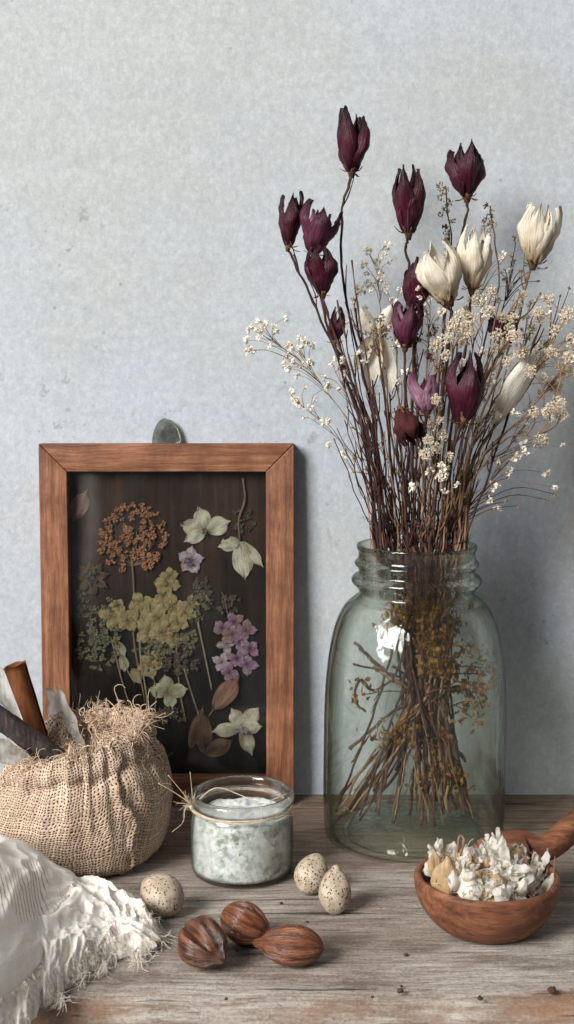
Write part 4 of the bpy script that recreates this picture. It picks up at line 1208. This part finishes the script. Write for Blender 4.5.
flower(418,286,50,34,.775,14,B,'burgundy bloom tucked behind the left side of the tilted cream bloom',[(412,430,.785),(415,350,.775)],open_=.65,seed=7,nx=415)
flower(407,323,48,33,.762,4,PL,'plum bloom right below the burgundy one beside the tilted cream bloom',[(408,450,.775)],open_=.55,seed=8,nx=405)
flower(337,325,34,18,.785,6,(M_burg,M_burg),'small closed dark bud on the twigs at the left',[(375,440,.79),(346,370,.785)],open_=.2,n=4,seed=9,nx=382,tw=2)
flower(424,392,44,32,.752,-8,(M_pink,M_plum),'pale pink and purple opened bloom low in the middle of the bouquet',[(420,470,.77)],open_=.85,n=4,seed=10,nx=420)
flower(465,388,68,42,.750,4,(M_burg,M_burg),'largest closed burgundy bloom, low on the right of the bouquet',[(450,470,.77)],open_=.15,seed=11,nx=448)
flower(409,428,42,28,.758,155,(M_rust,M_rust),'shrivelled red brown bloom hanging down, lowest in the bouquet',[(404,490,.775),(396,440,.765)],open_=.6,seed=12,nx=408,ragged=.25)
flower(503,328,34,32,.790,-10,(M_plum,M_pink),'half hidden magenta bloom behind cream filler flowers on the right',[(465,450,.79),(490,370,.79)],open_=.8,seed=13,nx=452)
gc = 'cream blooms in the bouquet'
flower(441,271,62,46,.762,-16,(M_cream,M_cream),'cream bloom tilted to the left, left of the cream pair in the middle',[(440,430,.78),(450,330,.77)],open_=.55,group=gc,stem=M_stem_m,seed=14,nx=432,n=5)
flower(474,257,62,36,.770,3,(M_cream,M_cream),'upright cream bloom in the middle, right of the tilted cream one',[(450,430,.785),(468,330,.775)],open_=.55,group=gc,stem=M_stem_m,seed=15,nx=440,n=5)
flower(538,234,60,40,.790,8,(M_cream,M_cream),'cream bloom standing apart at the far right of the bouquet',[(470,450,.79),(512,340,.79),(527,280,.79)],open_=.65,group=gc,stem=M_stem_l,seed=16,nx=458,n=6)
# two pale loose-petalled flowers and a single pale seed pod
def loose(specs, label, d, stem_to, mids, nx, mat=M_pale, seed=0, cat='dried flower', name='dried_flower', fuzz=None):
    t = thing(name, (JX, JY, .013), label, cat, gc)
    pth = stem_path(P(*stem_to, d), mids, nx); t.location = pth[0]
    bm = bmesh.new(); tube(bm, pth, .0012, .0008, 7, .3); mk('stem', bm, M_stem_m, t)
    k = mpp(d, .25)
    for i, (x0, y0, x1, y1, w) in enumerate(specs):
        a, b = P(x0, y0, d+.002*(i % 2)), P(x1, y1, d+.002*(i % 2)-.004)
        m = Matrix.Translation(a) @ frame_of(b-a, R.uniform(-.4,.4))
        bm = bmesh.new(); petal(bm, m, (b-a).length, w*k, -.08, .5, .6, 8, 12, .12, seed+i)
        mk('petal', bm, mat, t)
    if fuzz:
        bm = bmesh.new()
        for q in range(fuzz[3]):
            c = P(fuzz[0]+R.gauss(0, fuzz[2]), fuzz[1]+R.gauss(0, fuzz[2]), d-.004+R.uniform(-.004,.003)); l = R.uniform(.0015,.003)
            petal(bm, Matrix.Translation(c) @ rand_rot(), l, l*.7, .2, .4, .6, 2, 3, .2, q)
        mk('flower_centre', bm, M_seed, t)
loose([(377,334,366,396,26),(375,336,358,306,20),(380,334,392,302,18),(381,336,392,398,24),(371,336,354,372,18)], 'pale flower with drooping loose white petals in the left middle of the bouquet', .800, (377,338), [(390,450,.80)], 396, seed=40, fuzz=(376,332,7,60))
loose([(495,424,534,346,34)], 'single broad pale leaf-like pod slanting to the right below the filler flowers', .778, (496,422), [(466,480,.785)], 456, seed=50, cat='dried seed pod', name='dried_pod')

# filler: shared small meshes
def clump_mesh(name, n, rad, size, mat, seed):
    r2 = random.Random(seed); bm = bmesh.new()
    for k in range(n):
        v = Vector((r2.gauss(0,1), r2.gauss(0,1), r2.gauss(0,1))).normalized()*rad*r2.uniform(.35,1)
        m = Matrix.Translation(v) @ frame_of(v + Vector((r2.uniform(-1,1), r2.uniform(-1,1), r2.uniform(-1,1)))*rad*.5, r2.uniform(0,6))
        for j in range(4):
            mm = m @ Matrix.Rotation(j*pi/2 + r2.uniform(-.3,.3), 4, 'Z') @ Matrix.Rotation(r2.uniform(.5,1.2), 4, 'X')
            s_ = size*r2.uniform(.7,1.2)
            petal(bm, mm, s_, s_*.75, .2, .4, .6, 2, 3, .2, k+j)
    me = bpy.data.meshes.new(name); bm.to_mesh(me); bm.free(); me.materials.append(mat)
    return me
clumps = [clump_mesh('flower_clump', 60, .0047, .0016, M_floret, s_) for s_ in (1,2,3,4)]
clumps_b = [clump_mesh('flower_clump', 22, .0046, .0018, M_seed, s_) for s_ in (4,5)]
dots = [clump_mesh('floret', 5, .0011, .0017, M_floret_w, s_) for s_ in (7,8,9)]
seeds = [clump_mesh('seed', 3, .0009, .0014, M_seed, s_) for s_ in (11,12)]

def rr_(): return (R.uniform(0,6), R.uniform(0,6), R.uniform(0,6))
def sprig(pts, label, group, d, mids, nx, meshes, name='filler_sprig', part='flower_clump', stem=M_stem_l, sca=(.8,1.2), sr=.0007, cat='dried sprig', main=None, extra=0, jit=3.5):
    """one main stem to the last place, side branches to every other place, a clump on each"""
    t = thing(name, (JX, JY, .013), label, cat, group)
    tipp = P(*(main or pts[0]), d)
    pth = stem_path(tipp, mids, nx); t.location = pth[0]
    bm = bmesh.new(); tube(bm, pth, sr*1.2, sr*.6, 6, .25)
    heads = [tipp]
    pts = list(pts[1:] if main is None else pts)
    for k in range(extra):
        b = R.choice(pts + [tip_px(tipp)]); pts.append((b[0]+R.gauss(0, jit*3), b[1]+R.gauss(0, jit*3)))
    for (x, y) in pts:
        q = P(x, y, min(WALL-.012, d+R.uniform(-.012,.012)))
        best = min(range(int(len(pth)*.62), len(pth)-1), key=lambda i: (pth[i]-q).length + max(0, pth[i].z+.012-q.z)*2.5)
        p0 = pth[best]; t0 = (pth[best]-pth[best-2]).normalized()
        mid = p0.lerp(q, .5) + t0*(q-p0).length*.18 + Vector((R.uniform(-1,1), R.uniform(-1,1), 0))*.0015
        tube(bm, spline([p0, mid, q], 8), sr*.6, sr*.38, 5, .3); heads.append(q)
    mk('stem', bm, stem, t)
    for q in heads:
        inst(part, R.choice(meshes), q, t, rr_(), R.uniform(*sca)*(1.0 if part == 'flower_clump' else 1))
    return t, pth
gr_ = 'cream filler sprigs in the bouquet'
sprig([(492,292),(478,300),(488,312),(470,318)],'cream filler sprig just below the upright cream bloom',gr_,.758,[(455,440,.775),(472,350,.765)],442,clumps,sca=(.75,1.1),extra=1)
sprig([(455,325),(462,340),(448,338),(470,332)],'cream filler sprig right above the largest closed burgundy bloom',gr_,.748,[(445,450,.77)],436,clumps,sca=(.7,1.05),extra=1)
sprig([(513,318),(505,345),(494,348),(520,352),(512,336)],'cream filler sprig with crowded clumps above the slanting pale pod',gr_,.765,[(465,450,.78),(490,380,.77)],454,clumps,sca=(.7,1.05),extra=1)
sprig([(567,314),(548,300),(555,330)],'cream filler sprig reaching out highest at the right edge',gr_,.785,[(475,460,.785),(520,390,.785)],462,clumps,sca=(.7,1.1),extra=2)
sprig([(571,358),(562,368),(548,382),(566,372),(556,388)],'cream filler sprig touching the right edge at mid height',gr_,.775,[(475,470,.78),(520,420,.775)],464,clumps,sca=(.7,1.0),extra=3)
sprig([(541,437),(548,411),(534,412),(552,408)],'cream filler sprig lowest on the right of the bouquet',gr_,.770,[(470,490,.78),(505,440,.775)],466,clumps,sca=(.65,.95),extra=1)
sprig([(532,330),(538,318),(528,358),(540,365)],'cream filler sprig between the far right cream bloom and the slanting pod',gr_,.795,[(470,460,.79),(508,380,.79)],460,clumps,sca=(.6,.95),extra=3)
sprig([(438,405),(432,425),(443,435),(436,448),(428,440),(425,455),(440,420)],'cream filler sprig low in the middle, under the pale pink bloom',gr_,.752,[(430,490,.77)],428,clumps,sca=(.55,.85),extra=1)
sprig([(436,345),(440,368),(432,330),(446,356)],'brownish filler sprig between plum bloom and largest burgundy bloom',gr_,.765,[(434,440,.775)],424,clumps_b+clumps[:1],sca=(.7,1.0),extra=2)
sprig([(380,318),(372,330),(384,334)],'brownish cream filler sprig in front of the drooping white petals',gr_,.790,[(392,450,.795)],400,clumps_b+clumps[:1],sca=(.6,.9),extra=1)
sprig([(558,402),(543,378),(530,372),(551,352)],'cream filler sprig of separate round clumps right of the slanting pale pod',gr_,.768,[(474,470,.78),(515,425,.772)],465,clumps,sca=(.65,.95),extra=0)
sprig([(566,318),(570,340),(538,312)],'short cream filler sprig at the right edge below the far right cream bloom',gr_,.776,[(474,460,.78),(525,392,.777)],464,clumps,sca=(.65,.95),extra=0)
sprig([(522,352),(517,336),(508,362)],'cream filler sprig overlapping the top of the slanting pale pod',gr_,.762,[(466,460,.775),(495,400,.766)],456,clumps,sca=(.6,.85),extra=0)
sprig([(502,318),(510,328),(518,306)],'small cream filler sprig between the upright and far right cream blooms',gr_,.774,[(462,440,.78),(488,370,.776)],452,clumps,sca=(.55,.85),extra=1)
# brown seed spikes
def spike(x, y0, y1, label, d, mids, nx, w, n):
    t = thing('seed_spike', (JX, JY, .013), label, 'dried seed spike', None)
    top = P(x, y0, d); pth = stem_path(top, mids, nx); t.location = pth[0]
    bm = bmesh.new(); tube(bm, pth, .0009, .0005, 6, .3); mk('stem', bm, M_stem_m, t)
    for k in range(n):
        y = y0 + (y1-y0)*k/n
        inst('seed_clump', R.choice(clumps_b), P(x+R.gauss(0, w), y, d+R.uniform(-.004,.004)), t, rr_(), R.uniform(.35,.75))
spike(446,186,262,'brown knobbly seed spike behind the upper right burgundy bloom',.820,[(440,430,.815),(452,280,.82)],428,4,13)
spike(491,206,236,'small brown seed spike between the upright and the far right cream blooms',.825,[(455,440,.82),(496,300,.825)],444,3,6)
# fine seeded twigs on the right
gs = 'fine twigs with small dark seeds in the bouquet'
def seedtwig(pts, d, mids, nx, label, extra=5, stem=M_stem_d):
    sprig(pts, label, gs, d, mids, nx, seeds, 'seeded_twig', 'seed', stem, (.8,1.5), .00055, 'dried twig', None, extra, 4)
seedtwig([(512,258),(522,270),(506,280),(518,290),(515,262)],.815,[(458,450,.81),(498,330,.815)],450,'fine seeded twig reaching up between the upright and far right cream blooms',8)
seedtwig([(500,470),(512,455),(492,492),(508,478)],.785,[(460,520,.785)],462,'fine seeded twig low on the right outside the bundle')
seedtwig([(553,335),(540,292),(560,325)],.800,[(472,460,.79),(525,370,.80)],463,'fine seeded twig below the far right cream bloom')
seedtwig([(372,450),(366,470),(384,440)],.770,[(395,500,.78)],398,'fine seeded twig low on the left inside the bundle')
# airy white sprays on the left
gg = 'airy white sprays on the left of the bouquet'
def spray(pts, d, mids, nx, label, extra=9):
    sprig(pts, label, gg, d, mids, nx, dots, 'flower_spray', 'floret', M_stem_l, (1.0,1.9), .00034, 'dried spray', None, extra//2, 3)
spray([(250,328),(262,322),(268,345),(252,350),(275,330),(285,318),(290,345)],.800,[(360,450,.80),(310,370,.80)],374,'airy white spray reaching furthest to the left',12)
spray([(296,402),(308,408),(290,392),(305,388),(315,400)],.785,[(365,480,.79),(330,430,.785)],372,'airy white spray lowest on the left side',8)
spray([(300,350),(292,362),(308,360),(298,375),(285,355),(304,340),(312,345)],.790,[(365,450,.79),(325,390,.79)],378,'airy white spray at mid height on the left side',12)
spray([(376,262),(368,252),(386,246),(380,275),(372,285),(390,262),(366,272)],.820,[(395,440,.81),(382,330,.82)],402,'airy white spray behind the long burgundy bloom in the upper middle',12)
spray([(332,362),(340,390),(326,385),(346,372)],.775,[(375,470,.785)],384,'airy white spray in front of the left-hand twigs',8)
spray([(352,300),(362,315),(348,322),(358,288)],.815,[(385,440,.81),(362,350,.815)],394,'airy white spray left of the drooping white petals',8)
spray([(352,470),(330,445),(345,455)],.800,[(372,510,.80)],374,'thin white spray leaning low to the left over the wall',3)

def spray_c(pts, d, mids, nx, label, extra=8):
    sprig(pts, label, 'airy cream sprays among the blooms', d, mids, nx, dots, 'flower_spray', 'floret', M_stem_l, (1.0,1.8), .00034, 'dried spray', None, extra, 4)
spray_c([(430,300),(420,312),(436,318),(428,335),(442,308),(418,340)],.770,[(425,450,.78),(428,370,.775)],420,'airy cream spray right of the plum bloom in the middle of the bouquet',10)
spray_c([(392,300),(400,290),(386,310),(396,345),(404,372)],.792,[(402,450,.79),(398,380,.79)],404,'airy cream spray left of the plum bloom in the middle of the bouquet',9)
spray_c([(532,300),(548,312),(526,318),(552,340),(540,345),(560,352),(520,330)],.798,[(470,450,.79),(515,370,.795)],458,'airy cream spray below the far right cream bloom',12)
spray_c([(540,395),(530,405),(552,420),(526,425),(545,440),(516,440),(560,408)],.790,[(470,480,.785),(510,445,.79)],463,'airy cream spray low on the right over the bare wall',10)
spray_c([(480,372),(492,380),(486,400),(500,410),(478,420)],.770,[(460,490,.78),(474,440,.773)],450,'airy cream spray right of the largest closed burgundy bloom',9)
spray_c([(446,470),(452,455),(438,478),(458,486),(430,470)],.760,[(444,515,.772)],442,'airy cream spray low in the middle of the stems',7)
spray_c([(500,460),(510,470),(494,482),(518,456),(488,500)],.780,[(466,525,.785)],462,'airy cream spray lowest on the right outside the bundle',8)
spray_c([(478,290),(466,310),(498,300),(510,285),(520,300)],.800,[(455,440,.80),(480,350,.80)],446,'airy cream spray behind the upright cream bloom',9)
# bare twigs filling the bundle, leafy ones inside the jar
gb = 'bare brown twigs in the bundle'
tops = [(352,260),(338,300),(360,330),(372,380),(355,400),(385,360),(395,330),(400,410),(415,440),(430,380),(446,300),(452,440),(470,350),(480,420),(486,330),(500,300),(520,290),(478,460),(492,400),(366,440),(388,455),(425,470),(440,460),(462,470),(404,380),(472,440),(345,420),(510,380),(392,480),(418,500),(450,490),(434,500),(380,470),(400,500),(466,500)] + [(415+R.gauss(0,44), R.uniform(300,500)) for _ in range(26)]
for i, (x, y) in enumerate(tops):
    d = JY + R.uniform(-.035,.03)
    t = thing('bare_twig', (JX, JY, .013), 'bare thin brown twig standing among the stems of the bouquet', 'dried twig', gb)
    nx = 415 + (x-415)*.42 + R.uniform(-7,7); nx = max(371, min(462, nx))
    pth = stem_path(P(x, y, d), [(415+(x-415)*.66, (y+552)/2+10, d)], nx, foot=(R.uniform(345,405) if R.random() < .28 else R.uniform(410,468), 800), fz=R.uniform(.02,.06) if R.random() < .45 else R.uniform(.095,.125)); t.location = pth[0]
    bm = bmesh.new(); r_ = R.uniform(.0005,.0011); tube(bm, pth, r_*1.15, r_*.5, 6, .7)
    twigs(bm, pth, R.randint(6,13), .5, .98, (.003,.020), r_*.5)
    mk('stem', bm, R.choice((M_stem_d, M_stem_d, M_stem_d, M_stem_m, M_stem_m, M_stem_l)), t)
gl = 'leafy stalks inside the jar'
def leafy(spots, n, label, mat, nx, foot, rad=10):
    t = thing('leafy_stalk', (JX, JY, .013), label, 'dried stalk', gl)
    pth = stem_path(P(nx, 520, JY+.004), [], nx, foot); t.location = pth[0]
    bm = bmesh.new(); tube(bm, pth, .0010, .0007, 6, .35)
    b2 = bmesh.new()
    for (x, y) in spots:
        c0 = in_jar(P(x, y, JY+R.uniform(-.034,-.006)))
        i = min(range(2, len(pth)-2), key=lambda i: (pth[i]-c0).length)
        tube(bm, spline([pth[i], pth[i].lerp(c0, .5)+Vector((0,0,.002)), c0], 6), .0005, .0003, 5)
        for k in range(int(n*1.05)):
            c = in_jar(c0 + Vector((R.gauss(0,1), R.gauss(0,1), R.gauss(0,1)))*rad*.00064*.75)
            l = R.uniform(.0026,.0055)
            petal(b2, Matrix.Translation(c) @ rand_rot(), l, l*R.uniform(.5,.9), R.uniform(-.3,.4), .4, .6, 2, 3, .3, k)
    mk('stem', bm, M_stem_m, t); mk('leaves', b2, mat, t)
leafy([(396,612),(402,622),(410,608),(418,618),(430,612)], 46, 'olive leafy stalk just under the jar neck', M_leaf_o, 404, (395,800))
leafy([(436,618),(448,610),(452,630),(438,640),(426,634)], 44, 'dark brown leafy stalk just under the jar neck on the right', M_leaf_b, 440, (450,830))
leafy([(424,650),(440,656),(432,668),(446,672),(420,678)], 46, 'golden olive leafy stalk in the middle of the jar', M_leaf_o, 428, (430,810))
leafy([(468,690),(476,702),(472,718),(462,682),(480,694)], 30, 'olive leafy stalk bending out to the right side of the jar', M_leaf_o, 452, (470,812))
leafy([(484,668),(474,656),(488,676)], 22, 'dark leafy stalk reaching the right wall of the jar', M_leaf_b, 458, (462,822))
leafy([(440,700),(428,720),(446,732),(424,746)], 26, 'brown leafy stalk lower in the middle of the jar', M_leaf_b, 424, (440,826))
leafy([(362,695),(380,738),(400,726),(408,740)], 20, 'sparse olive leafy stalk low on the left side of the jar', M_leaf_o, 392, (375,798))
leafy([(455,776),(462,786),(418,780),(432,770)], 16, 'sparse leafy stalk near the bottom of the jar', M_leaf_o, 444, (470,815))
# the bent twigs at the left of the jar
for (pts, lab) in (([(412,560),(392,650),(374,712),(352,770),(336,812)],'long bare twig curving down to the left wall of the jar'),
                   ([(418,560),(402,660),(376,690),(360,680),(355,700),(366,712)],'hooked bare twig in the left half of the jar'),
                   ([(424,560),(404,680),(388,730),(366,800)],'bare twig slanting to the lower left of the jar')):
    t = thing('bare_twig', in_jar(P(*pts[-1], JY-.018)), lab, 'dried twig')
    pp = [in_jar(P(x, y, JY-.006-.012*i/len(pts))) for i, (x, y) in enumerate(pts)]
    bm = bmesh.new(); sp = [in_jar(p+Vector((nz((i*.4,1,2)),0,0))*.001) for i, p in enumerate(spline(pp, 40))]
    tube(bm, sp, .0010, .0008, 6, .4); twigs(bm, sp, 3, .3, .9, (.004,.010), .0005)
    mk('stem', bm, M_stem_d, t)

# ------------------------------------------------------------------ light
def area(name, loc, aim, sx, sy, power, col):
    l = bpy.data.lights.new(name, 'AREA'); l.shape = 'RECTANGLE'; l.size = sx; l.size_y = sy; l.energy = power; l.color = col
    o = bpy.data.objects.new(name, l); C.objects.link(o); o.location = loc
    o.rotation_euler = (Vector(aim)-Vector(loc)).to_track_quat('-Z', 'Y').to_euler()
    return o
area('window_light', (-2.30, -1.70, 2.0), (.05, .80, .12), 1.45, 1.9, 292, (1.0, .98, .955))
w = bpy.data.worlds.new('World'); sc.world = w; w.use_nodes = True
bg = w.node_tree.nodes['Background']; bg.inputs[0].default_value = (.94, .97, 1.0, 1); bg.inputs[1].default_value = .18

sc.view_settings.view_transform = 'Standard'; sc.view_settings.look = 'None'; sc.view_settings.exposure = 0
sc.render.engine = 'CYCLES'
sc.cycles.max_bounces = 14; sc.cycles.transmission_bounces = 12; sc.cycles.transparent_max_bounces = 24
sc.cycles.diffuse_bounces = 4; sc.cycles.glossy_bounces = 5
sc.cycles.sample_clamp_indirect = 6; sc.cycles.use_denoising = True; sc.cycles.blur_glossy = .5
